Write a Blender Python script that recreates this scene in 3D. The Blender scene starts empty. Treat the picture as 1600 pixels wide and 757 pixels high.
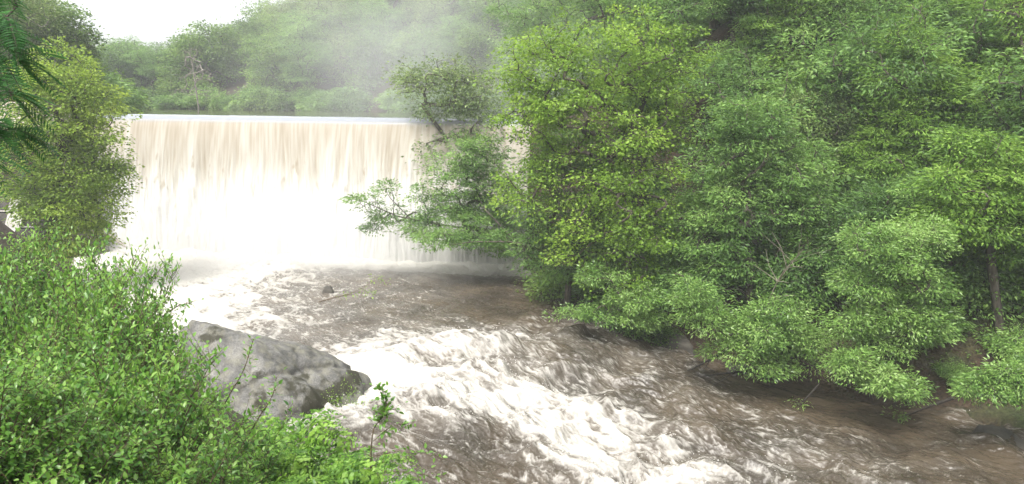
import bpy, math
import numpy as np
from mathutils import Vector, Matrix

sc = bpy.context.scene
R = math.radians
# ------------------------------------------------------------------ camera
F_PX, CX, CY = 1186.0, 800.0, 378.5          # focal length and centre, for a 1600 px wide picture
CAM = np.array([0.0, 0.0, 9.0])
PITCH, ROLL = R(9.95), R(0.6)
cam_data = bpy.data.cameras.new("camera")
cam_data.sensor_width = 36.0
cam_data.lens = 36.0 * F_PX / 1600.0
cam_data.clip_end = 2000
cam_data.clip_start = 0.05
cam = bpy.data.objects.new("camera", cam_data)
sc.collection.objects.link(cam)
cam.matrix_world = (Matrix.Translation(Vector(CAM)) @ Matrix.Rotation(R(90) - PITCH, 4, 'X')
                    @ Matrix.Rotation(ROLL, 4, 'Z'))
sc.camera = cam
CM = np.array(cam.matrix_world.to_3x3())

# ------------------------------------------------------------------ sky, sun, exposure
SUN_EL, SUN_AZ = R(58), R(215)               # azimuth from +Y clockwise
world = bpy.data.worlds.new("World")
sc.world = world
world.use_nodes = True
nt = world.node_tree
sky = nt.nodes.new("ShaderNodeTexSky")
sky.sky_type = 'NISHITA'
sky.sun_disc = False
sky.sun_elevation = SUN_EL
sky.sun_rotation = SUN_AZ
sky.dust_density = 4.0
hs = nt.nodes.new("ShaderNodeHueSaturation")  # overcast: nearly no blue left
hs.inputs['Saturation'].default_value = 0.16
bg = nt.nodes["Background"]
bg.inputs['Strength'].default_value = 0.15
nt.links.new(sky.outputs[0], hs.inputs['Color'])
nt.links.new(hs.outputs[0], bg.inputs['Color'])
sun = bpy.data.lights.new("sun", 'SUN')
sun.energy = 1.5
sun.angle = R(14)
sun.color = (1.0, 0.96, 0.88)
so = bpy.data.objects.new("sun", sun)
sc.collection.objects.link(so)
sdir = Vector((math.sin(SUN_AZ) * math.cos(SUN_EL), math.cos(SUN_AZ) * math.cos(SUN_EL), math.sin(SUN_EL)))
so.rotation_euler = sdir.to_track_quat('Z', 'Y').to_euler()
so.location = (0, 0, 60)
sc.view_settings.view_transform = 'Standard'
sc.view_settings.look = 'None'
sc.view_settings.gamma = 1.0
sc.view_settings.use_curve_mapping = False
sc.view_settings.exposure = 1.62
cy = sc.cycles
cy.max_bounces = 7
cy.diffuse_bounces = 4
cy.glossy_bounces = 2
cy.transmission_bounces = 4
cy.transparent_max_bounces = 8
cy.volume_bounces = 2
cy.use_denoising = True
cy.caustics_reflective = False
cy.caustics_refractive = False

# ------------------------------------------------------------------ helpers
def at(px, py, Y):
    """the point at distance Y (world y) seen at a pixel of the 1600 px picture"""
    d = CM @ np.array([(px - CX) / F_PX, -(py - CY) / F_PX, -1.0])
    return CAM + d * (Y / d[1])

def on_level(px, py, z):
    d = CM @ np.array([(px - CX) / F_PX, -(py - CY) / F_PX, -1.0])
    return CAM + d * ((z - CAM[2]) / d[2])

def _hash(ix, iy, seed):
    h = (ix.astype(np.int64) * 374761393 + iy.astype(np.int64) * 668265263 + seed * 982451653) & 0xFFFFFFFF
    h = ((h ^ (h >> 13)) * 1274126177) & 0xFFFFFFFF
    h = ((h ^ (h >> 16)) * 2246822519) & 0xFFFFFFFF
    return (h ^ (h >> 15)) & 0xFFFF

_ANG = np.linspace(0, 2 * np.pi, 256, endpoint=False)
_GX, _GY = np.cos(_ANG), np.sin(_ANG)

def pn(x, y, seed=0):
    """gradient noise, about -1..1"""
    x = np.asarray(x, float); y = np.asarray(y, float)
    ix = np.floor(x); iy = np.floor(y)
    fx = x - ix; fy = y - iy
    ix = ix.astype(np.int64); iy = iy.astype(np.int64)
    u = fx * fx * fx * (fx * (fx * 6 - 15) + 10)
    v = fy * fy * fy * (fy * (fy * 6 - 15) + 10)
    def g(a, b):
        k = _hash(ix + a, iy + b, seed) & 255
        return _GX[k] * (fx - a) + _GY[k] * (fy - b)
    n0 = g(0, 0) * (1 - u) + g(1, 0) * u
    n1 = g(0, 1) * (1 - u) + g(1, 1) * u
    return (n0 * (1 - v) + n1 * v) * 1.5

def fbm(x, y, seed=0, octv=4, gain=0.5):
    a, s, t = 1.0, 0.0, 0.0
    for k in range(octv):
        s = s + a * pn(x * 2 ** k, y * 2 ** k, seed + k * 17)
        t += a
        a *= gain
    return s / t

def ridged(x, y, seed=0, octv=3, gain=0.55):
    a, s, t = 1.0, 0.0, 0.0
    for k in range(octv):
        s = s + a * (1 - np.abs(pn(x * 2 ** k, y * 2 ** k, seed + k * 31)) * 1.6)
        t += a
        a *= gain
    return s / t

def sstep(a, b, x):
    t = np.clip((x - a) / (b - a), 0, 1)
    return t * t * (3 - 2 * t)

def mesh_np(name, V, quads=None, tris=None, smooth=False, attrs=None):
    V = np.ascontiguousarray(V, np.float32).reshape(-1, 3)
    nq = 0 if quads is None else len(quads)
    nt_ = 0 if tris is None else len(tris)
    me = bpy.data.meshes.new(name)
    me.vertices.add(len(V)); me.vertices.foreach_set("co", V.ravel())
    loops = []
    if nq: loops.append(np.asarray(quads, np.int32).ravel())
    if nt_: loops.append(np.asarray(tris, np.int32).ravel())
    loops = np.concatenate(loops)
    me.loops.add(len(loops)); me.loops.foreach_set("vertex_index", loops)
    me.polygons.add(nq + nt_)
    starts = np.concatenate([np.arange(nq) * 4, nq * 4 + np.arange(nt_) * 3]).astype(np.int32)
    me.polygons.foreach_set("loop_start", starts)
    me.update(calc_edges=True)
    if smooth:
        me.polygons.foreach_set("use_smooth", np.ones(nq + nt_, bool))
    for k, a in (attrs or {}).items():
        at_ = me.attributes.new(k, 'FLOAT', 'POINT')
        at_.data.foreach_set("value", np.ascontiguousarray(a, np.float32).ravel())
    return me

def link(name, me, mat=None, parent=None, loc=None):
    o = bpy.data.objects.new(name, me)
    sc.collection.objects.link(o)
    if mat is not None and me is not None and not me.materials:
        me.materials.append(mat)
    if parent is not None: o.parent = parent
    if loc is not None: o.location = loc
    return o

def tag(o, label, cat, group=None, kind=None):
    o['label'] = label
    o['category'] = cat
    if group: o['group'] = group
    if kind: o['kind'] = kind
    return o

def structure(name, me, mat, kind='structure'):
    o = link(name, me, mat)
    o['kind'] = kind
    return o

def thing(name, label, cat, loc=(0, 0, 0), group=None):
    o = bpy.data.objects.new(name, None)
    o.empty_display_size = 0.3
    sc.collection.objects.link(o)
    o.location = loc
    return tag(o, label, cat, group)

def dup(root, loc, rz=0.0, scale=1.0, label=None, group=None, name=None):
    r = root.copy()
    sc.collection.objects.link(r)
    r.location = loc; r.rotation_euler = (0, 0, rz)
    r.scale = (scale, scale, scale) if np.isscalar(scale) else scale
    if name: r.name = name
    if label: r['label'] = label
    if group: r['group'] = group
    for ch in list(root.children):
        c = ch.copy(); sc.collection.objects.link(c); c.parent = r
    return r

def grid_quads(nr, nc):
    i = np.arange(nr * nc).reshape(nr, nc)
    return np.stack([i[:-1, :-1], i[:-1, 1:], i[1:, 1:], i[1:, :-1]], -1).reshape(-1, 4)

def unit(v):
    return v / np.maximum(np.linalg.norm(v, axis=-1, keepdims=True), 1e-9)

# ------------------------------------------------------------------ materials
def new_mat(name):
    m = bpy.data.materials.new(name)
    m.use_nodes = True
    return m, m.node_tree.nodes, m.node_tree.links, m.node_tree.nodes["Principled BSDF"]

def ramp(n, stops):
    r = n.new("ShaderNodeValToRGB")
    e = r.color_ramp.elements
    while len(e) < len(stops): e.new(0.5)
    for k, (p, c) in enumerate(stops):
        e[k].position = p; e[k].color = (*c, 1)
    return r

def leaf_mat(name, cols, rough=0.45, trans=0.35, spec=0.35, patch=0.35, tcol=1.5, obj_var=0.0):
    """leaf colour differs from leaf to leaf and from shoot to shoot; light comes through the blade"""
    m, n, l, b = new_mat(name)
    geo = n.new("ShaderNodeNewGeometry")
    tc = n.new("ShaderNodeTexCoord")
    noi = n.new("ShaderNodeTexNoise"); noi.inputs['Scale'].default_value = patch; noi.inputs['Detail'].default_value = 2
    l.new(tc.outputs['Object'], noi.inputs['Vector'])
    mx = n.new("ShaderNodeMath"); mx.operation = 'MULTIPLY_ADD'
    mx.inputs[1].default_value = 0.55
    l.new(geo.outputs['Random Per Island'], mx.inputs[0])
    ns = n.new("ShaderNodeMath"); ns.operation = 'MULTIPLY_ADD'; ns.inputs[1].default_value = 1.3; ns.inputs[2].default_value = -0.42
    l.new(noi.outputs[0], ns.inputs[0])
    l.new(ns.outputs[0], mx.inputs[2])
    tn = n.new("ShaderNodeAttribute"); tn.attribute_name = "tone"
    ta = n.new("ShaderNodeMath"); ta.operation = 'ADD'
    l.new(mx.outputs[0], ta.inputs[0]); l.new(tn.outputs['Fac'], ta.inputs[1])
    last = mx = ta
    if obj_var:
        oi = n.new("ShaderNodeObjectInfo")
        ov = n.new("ShaderNodeMath"); ov.operation = 'MULTIPLY_ADD'; ov.inputs[1].default_value = obj_var
        l.new(oi.outputs['Random'], ov.inputs[0])
        sb = n.new("ShaderNodeMath"); sb.operation = 'SUBTRACT'; sb.inputs[1].default_value = obj_var / 2
        l.new(mx.outputs[0], ov.inputs[2]); l.new(ov.outputs[0], sb.inputs[0])
        last = sb
    rp = ramp(n, [(k / (len(cols) - 1), c) for k, c in enumerate(cols)])
    l.new(last.outputs[0], rp.inputs[0])
    l.new(rp.outputs[0], b.inputs['Base Color'])
    b.inputs['Roughness'].default_value = rough
    b.inputs['Specular IOR Level'].default_value = spec
    tr = n.new("ShaderNodeBsdfTranslucent")
    hv = n.new("ShaderNodeHueSaturation"); hv.inputs['Value'].default_value = tcol; hv.inputs['Hue'].default_value = 0.49
    l.new(rp.outputs[0], hv.inputs['Color']); l.new(hv.outputs[0], tr.inputs['Color'])
    ms = n.new("ShaderNodeMixShader"); ms.inputs[0].default_value = trans
    l.new(b.outputs[0], ms.inputs[1]); l.new(tr.outputs[0], ms.inputs[2])
    l.new(ms.outputs[0], n["Material Output"].inputs['Surface'])
    return m

M = {}
M['alder'] = leaf_mat("alder_leaf", [(.07, .13, .02), (.13, .235, .028), (.2, .33, .04), (.28, .41, .07)], trans=.42)
M['acacia'] = leaf_mat("acacia_leaf", [(.055, .115, .03), (.105, .205, .05), (.17, .3, .07), (.26, .4, .11)], trans=.38, obj_var=.3)
M['acacia_bright'] = leaf_mat("young_acacia_leaf", [(.07, .14, .026), (.13, .245, .04), (.2, .34, .055), (.27, .41, .08)], trans=.42)
M['willow'] = leaf_mat("willow_leaf", [(.07, .15, .035), (.14, .26, .055), (.22, .36, .085), (.33, .47, .16)], rough=.38, trans=.35, spec=.5)
M['olive'] = leaf_mat("olive_leaf", [(.095, .165, .024), (.17, .27, .036), (.25, .36, .05), (.33, .43, .075)], trans=.42)
M['oak'] = leaf_mat("oak_leaf", [(.04, .085, .02), (.08, .155, .03), (.13, .225, .042), (.19, .29, .06)], trans=.38, obj_var=.5)
M['pale'] = leaf_mat("pale_leaf", [(.08, .13, .045), (.14, .21, .065), (.2, .28, .085), (.28, .36, .13)], trans=.4, obj_var=.3)
M['shrub'] = leaf_mat("shrub_leaf", [(.042, .12, .022), (.085, .205, .03), (.145, .295, .045), (.24, .4, .08)], rough=.34, trans=.42, spec=.5, patch=1.4, tcol=1.7)
M['fern'] = leaf_mat("fern_leaf", [(.045, .11, .018), (.09, .2, .024), (.145, .28, .034), (.22, .36, .06)], rough=.5, trans=.28, patch=5.0)
M['frond'] = leaf_mat("mimosa_leaf", [(.02, .075, .022), (.035, .12, .03), (.055, .165, .042), (.08, .21, .06)], trans=.4, patch=2.0)

def bark_mat(name, c0, c1, scale=9.0):
    m, n, l, b = new_mat(name)
    tc = n.new("ShaderNodeTexCoord")
    mp = n.new("ShaderNodeMapping"); mp.inputs['Scale'].default_value = (1, 1, .35)
    l.new(tc.outputs['Object'], mp.inputs['Vector'])
    noi = n.new("ShaderNodeTexNoise"); noi.inputs['Scale'].default_value = scale; noi.inputs['Detail'].default_value = 5
    l.new(mp.outputs[0], noi.inputs['Vector'])
    rp = ramp(n, [(.35, c0), (.65, c1)])
    l.new(noi.outputs[0], rp.inputs[0]); l.new(rp.outputs[0], b.inputs['Base Color'])
    b.inputs['Roughness'].default_value = .85
    bp = n.new("ShaderNodeBump"); bp.inputs['Distance'].default_value = .03; bp.inputs['Strength'].default_value = .6
    l.new(noi.outputs[0], bp.inputs['Height']); l.new(bp.outputs[0], b.inputs['Normal'])
    return m

M['bark'] = bark_mat("bark", (.035, .028, .02), (.1, .085, .065))
M['grey_bark'] = bark_mat("grey_bark", (.1, .09, .075), (.24, .22, .18))
M['twig'] = bark_mat("twig_bark", (.06, .045, .028), (.13, .09, .05), 30)
M['dead_wood'] = bark_mat("dead_wood", (.16, .13, .1), (.36, .32, .26))
M['wet_wood'] = bark_mat("wet_wood", (.012, .01, .008), (.04, .032, .025))

# ------------------------------------------------------------------ river layout
def catmull(P, per=24):
    P = np.asarray(P, float)
    Q = np.vstack([2 * P[0] - P[1], P, 2 * P[-1] - P[-2]])
    out = []
    t = np.linspace(0, 1, per, endpoint=False)[:, None]
    for i in range(1, len(Q) - 2):
        a, b, c, d = Q[i - 1], Q[i], Q[i + 1], Q[i + 2]
        out.append(.5 * (2 * b + (c - a) * t + (2 * a - 5 * b + 4 * c - d) * t ** 2 + (3 * b - a - 3 * c + d) * t ** 3))
    out.append(P[-1:])
    return np.vstack(out)

LEFT = catmull([(-26, 48), (-24.5, 45), (-20.5, 38), (-14, 30), (-8.5, 24), (-5, 20), (0, 14.2), (10, 6), (40, -12), (95, -38)], 10)
RIGHT = catmull([(0.5, 48), (0.2, 43), (1.1, 40), (2.4, 34), (5, 31.6), (7.6, 30.1), (11.5, 28.1), (15.5, 26.3), (19.5, 24), (28, 19.5), (58, 7), (120, -18)], 10)
WEIR_A, WEIR_B = np.array([-26.0, 46.4]), np.array([3.0, 41.7])
WEIR_Z = 8.2
WDIR = (WEIR_B - WEIR_A) / np.linalg.norm(WEIR_B - WEIR_A)
WNOR = np.array([WDIR[1], -WDIR[0]])           # downstream
if WNOR[1] > 0: WNOR = -WNOR
RESERVOIR = np.array([WEIR_A - WNOR * 0, WEIR_B, (4, 50), (6, 62), (2, 78), (-14, 92), (-36, 104), (-60, 116), (-75, 112), (-52, 88), (-36, 66), (-29, 52)], float)

def seg_dist(x, y, P):
    d = np.full(x.shape, 1e9)
    for a, b in zip(P[:-1], P[1:]):
        v = b - a
        t = np.clip(((x - a[0]) * v[0] + (y - a[1]) * v[1]) / (v @ v), 0, 1)
        d = np.minimum(d, np.hypot(x - a[0] - t * v[0], y - a[1] - t * v[1]))
    return d

def inside(x, y, P):
    c = np.zeros(x.shape, bool)
    Q = np.vstack([P, P[:1]])
    for a, b in zip(Q[:-1], Q[1:]):
        if a[1] == b[1]: continue
        k = ((a[1] > y) != (b[1] > y)) & (x < (b[0] - a[0]) * (y - a[1]) / (b[1] - a[1]) + a[0])
        c ^= k
    return c

RIVER_POLY = np.vstack([LEFT, RIGHT[::-1]])

def terrain(x, y):
    x = np.atleast_1d(np.asarray(x, float)); y = np.atleast_1d(np.asarray(y, float))
    dL, dR = seg_dist(x, y, LEFT), seg_dist(x, y, RIGHT)
    ins = inside(x, y, RIVER_POLY)
    left = dL < dR
    capl = np.where(y < 22, 7.1, 8.6) + sstep(18, 50, dL) * 6
    zl = -1.0 + (.74 + .12 * sstep(22, 32, y)) * dL + 1.9 * np.exp(-(x * x + y * y) / 14) - 4.2 * np.exp(-((x + 29.5) / 3.4) ** 2 - ((y - 43) / 2.6) ** 2)
    zl = np.minimum(zl, capl + .12 * dL)
    zr = -1.0 + 1.0 * np.minimum(dR, 3.0) + .66 * np.maximum(dR - 3, 0)
    zr = np.where(zr > 40, 40 + (zr - 40) * .3, zr)
    z = np.where(left, zl, zr)
    z = np.where(ins, -1.0 - np.minimum(np.minimum(dL, dR) * .5, 1.6), z)
    # upstream of the weir
    down = (x - WEIR_A[0]) * WNOR[0] + (y - WEIR_A[1]) * WNOR[1]
    Q = np.vstack([RESERVOIR, RESERVOIR[:1]])
    da = seg_dist(x, y, Q)
    ina = inside(x, y, RESERVOIR)
    cap = 13 + np.interp(x, [-100, -70, -50, -40, -30, -15, 0, 40], [-4, -4, -3, 2, 12, 24, 36, 50])
    rise = 8.5 + .62 * da
    rise = np.minimum(rise, cap + .05 * da)
    zu = np.where(ina, 8.0 - np.minimum(da, 3), rise)
    zu = zu - 5 * np.maximum(down - .4, 0)
    up_ = 1 - sstep(-16, -2, down)
    z = np.where(ins & (down > -.3), z, np.maximum(z, zu) * (1 - up_) + zu * up_)
    z = np.where(ina, zu, z)
    n = fbm(x * .08, y * .08, 3, 4) * 1.2 + fbm(x * .5, y * .5, 8, 3) * .25
    far = sstep(0, 6, np.minimum(np.minimum(dL, dR), da))
    return z + n * far * np.where(ins | ina, 0, 1)

def ground_z(x, y):
    return float(terrain(np.array([x]), np.array([y]))[0])

xs = np.concatenate([np.linspace(-260, -60, 60, endpoint=False), np.linspace(-60, 60, 241), np.linspace(60, 260, 60)[1:]])
ys = np.concatenate([np.linspace(-80, -10, 24, endpoint=False), np.linspace(-10, 70, 161), np.linspace(70, 330, 110)[1:]])
GX, GY = np.meshgrid(xs, ys)
GZ = terrain(GX.ravel(), GY.ravel())
g, n, l, b = new_mat("forest_floor")
tc = n.new("ShaderNodeTexCoord")
n1 = n.new("ShaderNodeTexNoise"); n1.inputs['Scale'].default_value = .35; n1.inputs['Detail'].default_value = 6
n2 = n.new("ShaderNodeTexNoise"); n2.inputs['Scale'].default_value = 9; n2.inputs['Detail'].default_value = 5
l.new(tc.outputs['Object'], n1.inputs['Vector']); l.new(tc.outputs['Object'], n2.inputs['Vector'])
r1 = ramp(n, [(.3, (.018, .012, .007)), (.5, (.04, .025, .013)), (.6, (.035, .042, .012)), (.75, (.04, .07, .016))])
r2 = ramp(n, [(.3, (.4, .4, .4)), (.7, (1.4, 1.4, 1.4))])
mm = n.new("ShaderNodeMix"); mm.data_type = 'RGBA'; mm.blend_type = 'MULTIPLY'; mm.inputs[0].default_value = 1
l.new(n1.outputs[0], r1.inputs[0]); l.new(n2.outputs[0], r2.inputs[0])
l.new(r1.outputs[0], mm.inputs[6]); l.new(r2.outputs[0], mm.inputs[7]); l.new(mm.outputs[2], b.inputs['Base Color'])
b.inputs['Roughness'].default_value = .95
bp = n.new("ShaderNodeBump"); bp.inputs['Distance'].default_value = .1; l.new(n2.outputs[0], bp.inputs['Height']); l.new(bp.outputs[0], b.inputs['Normal'])
ground = structure("ground", mesh_np("ground", np.stack([GX.ravel(), GY.ravel(), GZ], 1), grid_quads(len(ys), len(xs)), smooth=True), g)

# ------------------------------------------------------------------ river water
FLOW = catmull([(-16, 46), (-12, 42), (-7.5, 37), (-3, 32), (2.0, 27.8), (8, 24.2), (15.5, 20), (25, 14.8), (46, 4), (100, -22)], 30)
FT = unit(np.gradient(FLOW, axis=0))
FS = np.concatenate([[0], np.cumsum(np.linalg.norm(np.diff(FLOW, axis=0), axis=1))])

def flow_coords(x, y):
    s = np.empty_like(x); nn = np.empty_like(x)
    for i in range(0, len(x), 20000):
        a, b_ = x[i:i + 20000], y[i:i + 20000]
        d = (a[:, None] - FLOW[None, :, 0]) ** 2 + (b_[:, None] - FLOW[None, :, 1]) ** 2
        k = d.argmin(1)
        dx, dy = a - FLOW[k, 0], b_ - FLOW[k, 1]
        s[i:i + 20000] = FS[k] + dx * FT[k, 0] + dy * FT[k, 1]
        nn[i:i + 20000] = -dx * FT[k, 1] + dy * FT[k, 0]
    return s, nn

FOAM = [
 (400, [(180, 1), (300, 1.1), (420, 1.1), (540, 1.0), (630, .8), (700, .12), (800, .04)]),
 (418, [(180, 1.1), (300, 1.1), (400, .98), (480, .75), (560, .48), (640, .24), (720, .12), (800, .06)]),
 (440, [(200, 1.1), (260, 1.0), (320, .98), (420, .76), (520, .56), (620, .4), (720, .16), (820, .05)]),
 (475, [(230, 1.0), (280, .98), (350, .85), (450, .62), (550, .5), (650, .42), (740, .2), (800, .3), (860, .04)]),
 (510, [(300, .95), (420, .76), (520, .58), (600, .4), (660, .46), (760, .18), (840, .12), (880, .6), (930, .58), (1000, .4)]),
 (535, [(520, .5), (580, .5), (640, .7), (700, .92), (760, .92), (820, .8), (870, .4), (930, .5), (1000, .45), (1060, .3)]),
 (560, [(520, .62), (580, .9), (620, .95), (680, .72), (740, .8), (800, .7), (850, .52), (900, .45), (980, .55), (1060, .5), (1130, .3), (1200, .08)]),
 (600, [(560, 1), (640, 1), (700, .66), (760, .58), (830, .62), (900, .58), (960, .48), (1040, .44), (1100, .5), (1160, .36), (1250, .16), (1350, .1)]),
 (650, [(600, 1), (680, .72), (760, .95), (830, .98), (900, .8), (960, .84), (1020, .55), (1090, .34), (1160, .4), (1220, .5), (1300, .3), (1400, .3), (1500, .32), (1590, .58)]),
 (700, [(650, .6), (720, .52), (800, .72), (880, .9), (960, .88), (1040, .7), (1100, .48), (1180, .44), (1260, .55), (1330, .52), (1420, .36), (1500, .3), (1600, .26)]),
 (750, [(650, .5), (700, .4), (780, .32), (860, .6), (950, .82), (1040, .75), (1120, .6), (1200, .58), (1280, .55), (1360, .5), (1440, .44), (1550, .32)]),
]
fp = np.array([[*on_level(px, py, -.15 if py < 520 else -.15 - (py - 520) / 240 * 1.3)[:2], v] for py, row in FOAM for px, v in row])

NR, NC = 760, 860
yy = np.exp(np.linspace(np.log(9.0), np.log(45.6), NR))
xl = np.interp(yy, LEFT[::-1, 1], LEFT[::-1, 0]) - 2.0
xr = np.interp(yy, RIGHT[::-1, 1], RIGHT[::-1, 0]) + 2.5
xr = np.minimum(xr, 1.0 * yy + 6)
uu = np.linspace(0, 1, NC)
WX = (xl[:, None] + (xr - xl)[:, None] * uu[None, :]).ravel()
WY = np.repeat(yy, NC)
S, N = flow_coords(WX, WY)
num = np.zeros_like(WX); den = np.zeros_like(WX)
sg = .55 + .022 * np.hypot(fp[:, 0], fp[:, 1])
for (fx, fy, fv), s_ in zip(fp, sg):
    w = np.exp(-((WX - fx) ** 2 + (WY - fy) ** 2) / (2 * s_ * s_)) + 1e-7
    num += w * fv; den += w
FA = num / den
WDOWN = (WX - WEIR_A[0]) * WNOR[0] + (WY - WEIR_A[1]) * WNOR[1]
dRw = seg_dist(WX, WY, RIGHT); dLw = seg_dist(WX, WY, LEFT)
s_drop = flow_coords(np.array([0.0]), np.array([29.0]))[0][0]

def level(s):
    return -1.35 * sstep(s_drop - 1, s_drop + 11, s) - .035 * np.maximum(s - s_drop - 11, 0)

# warped coordinates so that lines curl
wx = S + fbm(S * .4, N * .4, 50, 4) * .8
wn = N + fbm(S * .4 + 9, N * .4, 60, 4) * .8
rap0 = sstep(s_drop - 4, s_drop + 2, S)
turb = sstep(.15, .8, FA) * (.3 + .7 * rap0)
big = fbm(wx * .3, wn * .36, 71, 2) * .62
mid = ridged(wx * .42, wn * .55, 81, 3, .45) - .55
fine = fbm(wx * 1.9, wn * 2.4, 91, 3)
ripple = fbm(S * 1.3 + 3, N * 3.2, 101, 4)
rip2 = ridged(S * 2.2, N * 4.6, 111, 2) - .5
rap = sstep(s_drop - 4, s_drop + 2, S)          # where the rapids are
Z = level(S)
Z += (.10 + .55 * rap * (.3 + .7 * turb)) * big
Z += (.06 + .42 * rap * (.25 + .75 * turb) + .1 * turb) * mid
Z += (.025 + .075 * turb) * fine
Z += .065 * ripple + .035 * rip2
def hump(px, py, zl_, h, ra, rb, rot):
    global Z
    c = on_level(px, py, zl_)
    dx, dy = WX - c[0], WY - c[1]
    ca, sa = math.cos(rot), math.sin(rot)
    a_, b_ = dx * ca + dy * sa, -dx * sa + dy * ca
    Z = Z + h * np.exp(-(a_ / ra) ** 2 - (b_ / rb) ** 2)
hump(735, 548, -.1, .55, 2.6, .8, 0); hump(640, 560, -.1, .3, 1.3, .7, .3); hump(620, 525, -.1, .28, .9, .5, -.6)
hump(600, 590, -.4, .35, 1.4, .9, .2); hump(735, 600, -.5, .3, 1.2, .6, 0); hump(650, 665, -.9, .32, 1.1, .6, 0)
hump(900, 525, -.2, .35, .5, .7, -.4); hump(830, 505, -.2, .25, .5, 1.6, -.35); hump(1035, 600, -.7, .4, 1.2, .5, -.25)
hump(1100, 680, -1.1, .34, 1.3, .6, -.3); hump(870, 590, -.6, .28, 1.4, .5, -.1); hump(960, 650, -.9, .25, 1.2, .5, -.2)
hump(790, 530, -.1, -.4, 1.6, .7, -.3); hump(1560, 690, -1.3, .25, .5, 1.0, .5)
heap = np.exp(-np.maximum(WDOWN - 1.2, 0) / 1.8) * sstep(-27, -24, WX)
Z += heap * (.45 + .35 * np.abs(fbm(WX * .6, WY * .6, 121, 3)))
Z = np.where(WDOWN < .5, np.minimum(Z, .4), Z)
# foam: milky aerated water, thin laces along warped ridges, dense white patches gathered on crests
smooth_zone = sstep(9, 16, S - s_drop) * .6
def line(x, y, seed, w):
    return np.clip(1 - np.abs(pn(x, y, seed)) / w, 0, 1) ** 1.3
wid = .05 + .30 * FA
l1 = line(wx * .8, wn * 1.3, 131, wid); l2 = line(wx * 1.9 + 4, wn * 2.9, 141, wid * 1.1); l3 = line(wx * 4.2, wn * 6.0, 145, wid * 1.2)
l4 = line(S * .6, N * 4.2, 151, wid * 1.1); l5 = line(S * 1.4, N * 9, 155, wid)
brk_ = sstep(-.25, .35, fbm(wx * .9, wn * .9, 157, 3) + FA - .35)
gran = np.clip(.72 + .75 * fbm(wx * 3.2, wn * 5.2, 159, 4, .65), 0, 1.15)
gran = gran + (1 - gran) * sstep(.45, .95, FA) * .65
lac = 1 - (1 - .55 * l1 * brk_) * (1 - .62 * l2 * brk_) * (1 - .5 * l3)
lst = 1 - (1 - .75 * l4 * brk_) * (1 - .5 * l5)
lac = lac * (1 - smooth_zone) + lst * smooth_zone
crest = (big * .35 + mid * .6) * .5
soft = fbm(wx * .6, wn * 1.1, 158, 4)
soft2 = fbm(wx * 1.5, wn * 2.9, 160, 4, .6)
patch = sstep(-.1, .65, FA * 1.25 - .76 + .5 * soft + .3 * soft2 + crest * .55)
foam = 1 - (1 - lac * gran * sstep(.0, .4, FA) * .85) * (1 - patch * np.clip(gran + .1, 0, 1))
milk = np.clip(sstep(.12, .9, FA) * .55 + .26 * soft - .04, 0, 1) * .55 + .2 * np.exp(-np.maximum(WDOWN, 0) / 8) * np.clip(.8 + soft, 0, 1.3)
foam = np.maximum(foam, milk)
foam = np.maximum(foam, heap * sstep(.2, .5, heap))
shore_lace = line(wx * 2.3 + 4, wn * 3.6, 141, .25) * np.exp(-dRw / .35) * .35
foam = np.clip(np.maximum(foam, shore_lace), 0, 1)
Z += foam * (.05 + .07 * np.abs(fbm(WX * 3.1, WY * 3.1, 171, 3))) * (.5 + turb)
m, n, l, b = new_mat("river_water")
a = n.new("ShaderNodeAttribute"); a.attribute_name = "foam"
tc = n.new("ShaderNodeTexCoord")
nz = n.new("ShaderNodeTexNoise"); nz.inputs['Scale'].default_value = 14; nz.inputs['Detail'].default_value = 6; nz.inputs['Roughness'].default_value = .7
l.new(tc.outputs['Object'], nz.inputs['Vector'])
ad = n.new("ShaderNodeMath"); ad.operation = 'MULTIPLY_ADD'; ad.inputs[1].default_value = .42; l.new(nz.outputs[0], ad.inputs[0])
sb = n.new("ShaderNodeMath"); sb.operation = 'SUBTRACT'; sb.inputs[1].default_value = .21; l.new(a.outputs['Fac'], sb.inputs[0])
l.new(sb.outputs[0], ad.inputs[2])
fr = n.new("ShaderNodeMapRange"); fr.interpolation_type = 'SMOOTHSTEP'; fr.inputs[1].default_value = .04; fr.inputs[2].default_value = .92
l.new(ad.outputs[0], fr.inputs[0])
nb = n.new("ShaderNodeTexNoise"); nb.inputs['Scale'].default_value = .5; nb.inputs['Detail'].default_value = 3
l.new(tc.outputs['Object'], nb.inputs['Vector'])
rb_ = ramp(n, [(.35, (.033, .026, .018)), (.65, (.064, .049, .033))])
l.new(nb.outputs[0], rb_.inputs[0])
mx = n.new("ShaderNodeMix"); mx.data_type = 'RGBA'
l.new(fr.outputs[0], mx.inputs[0]); l.new(rb_.outputs[0], mx.inputs[6]); mx.inputs[7].default_value = (.46, .44, .4, 1)
l.new(mx.outputs[2], b.inputs['Base Color'])
rr = n.new("ShaderNodeMapRange"); rr.inputs[3].default_value = .08; rr.inputs[4].default_value = .75
l.new(fr.outputs[0], rr.inputs[0]); l.new(rr.outputs[0], b.inputs['Roughness'])
b.inputs['IOR'].default_value = 1.33
n3 = n.new("ShaderNodeTexNoise"); n3.inputs['Scale'].default_value = 7; n3.inputs['Detail'].default_value = 5
l.new(tc.outputs['Object'], n3.inputs['Vector'])
bp = n.new("ShaderNodeBump"); bp.inputs['Distance'].default_value = .05; bp.inputs['Strength'].default_value = .8
l.new(n3.outputs[0], bp.inputs['Height']); l.new(bp.outputs[0], b.inputs['Normal'])
M['river'] = m
river = structure("river_water", mesh_np("river_water", np.stack([WX, WY, Z], 1), grid_quads(NR, NC), smooth=True, attrs={'foam': foam}), m)
ZW = Z.reshape(NR, NC)

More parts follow.
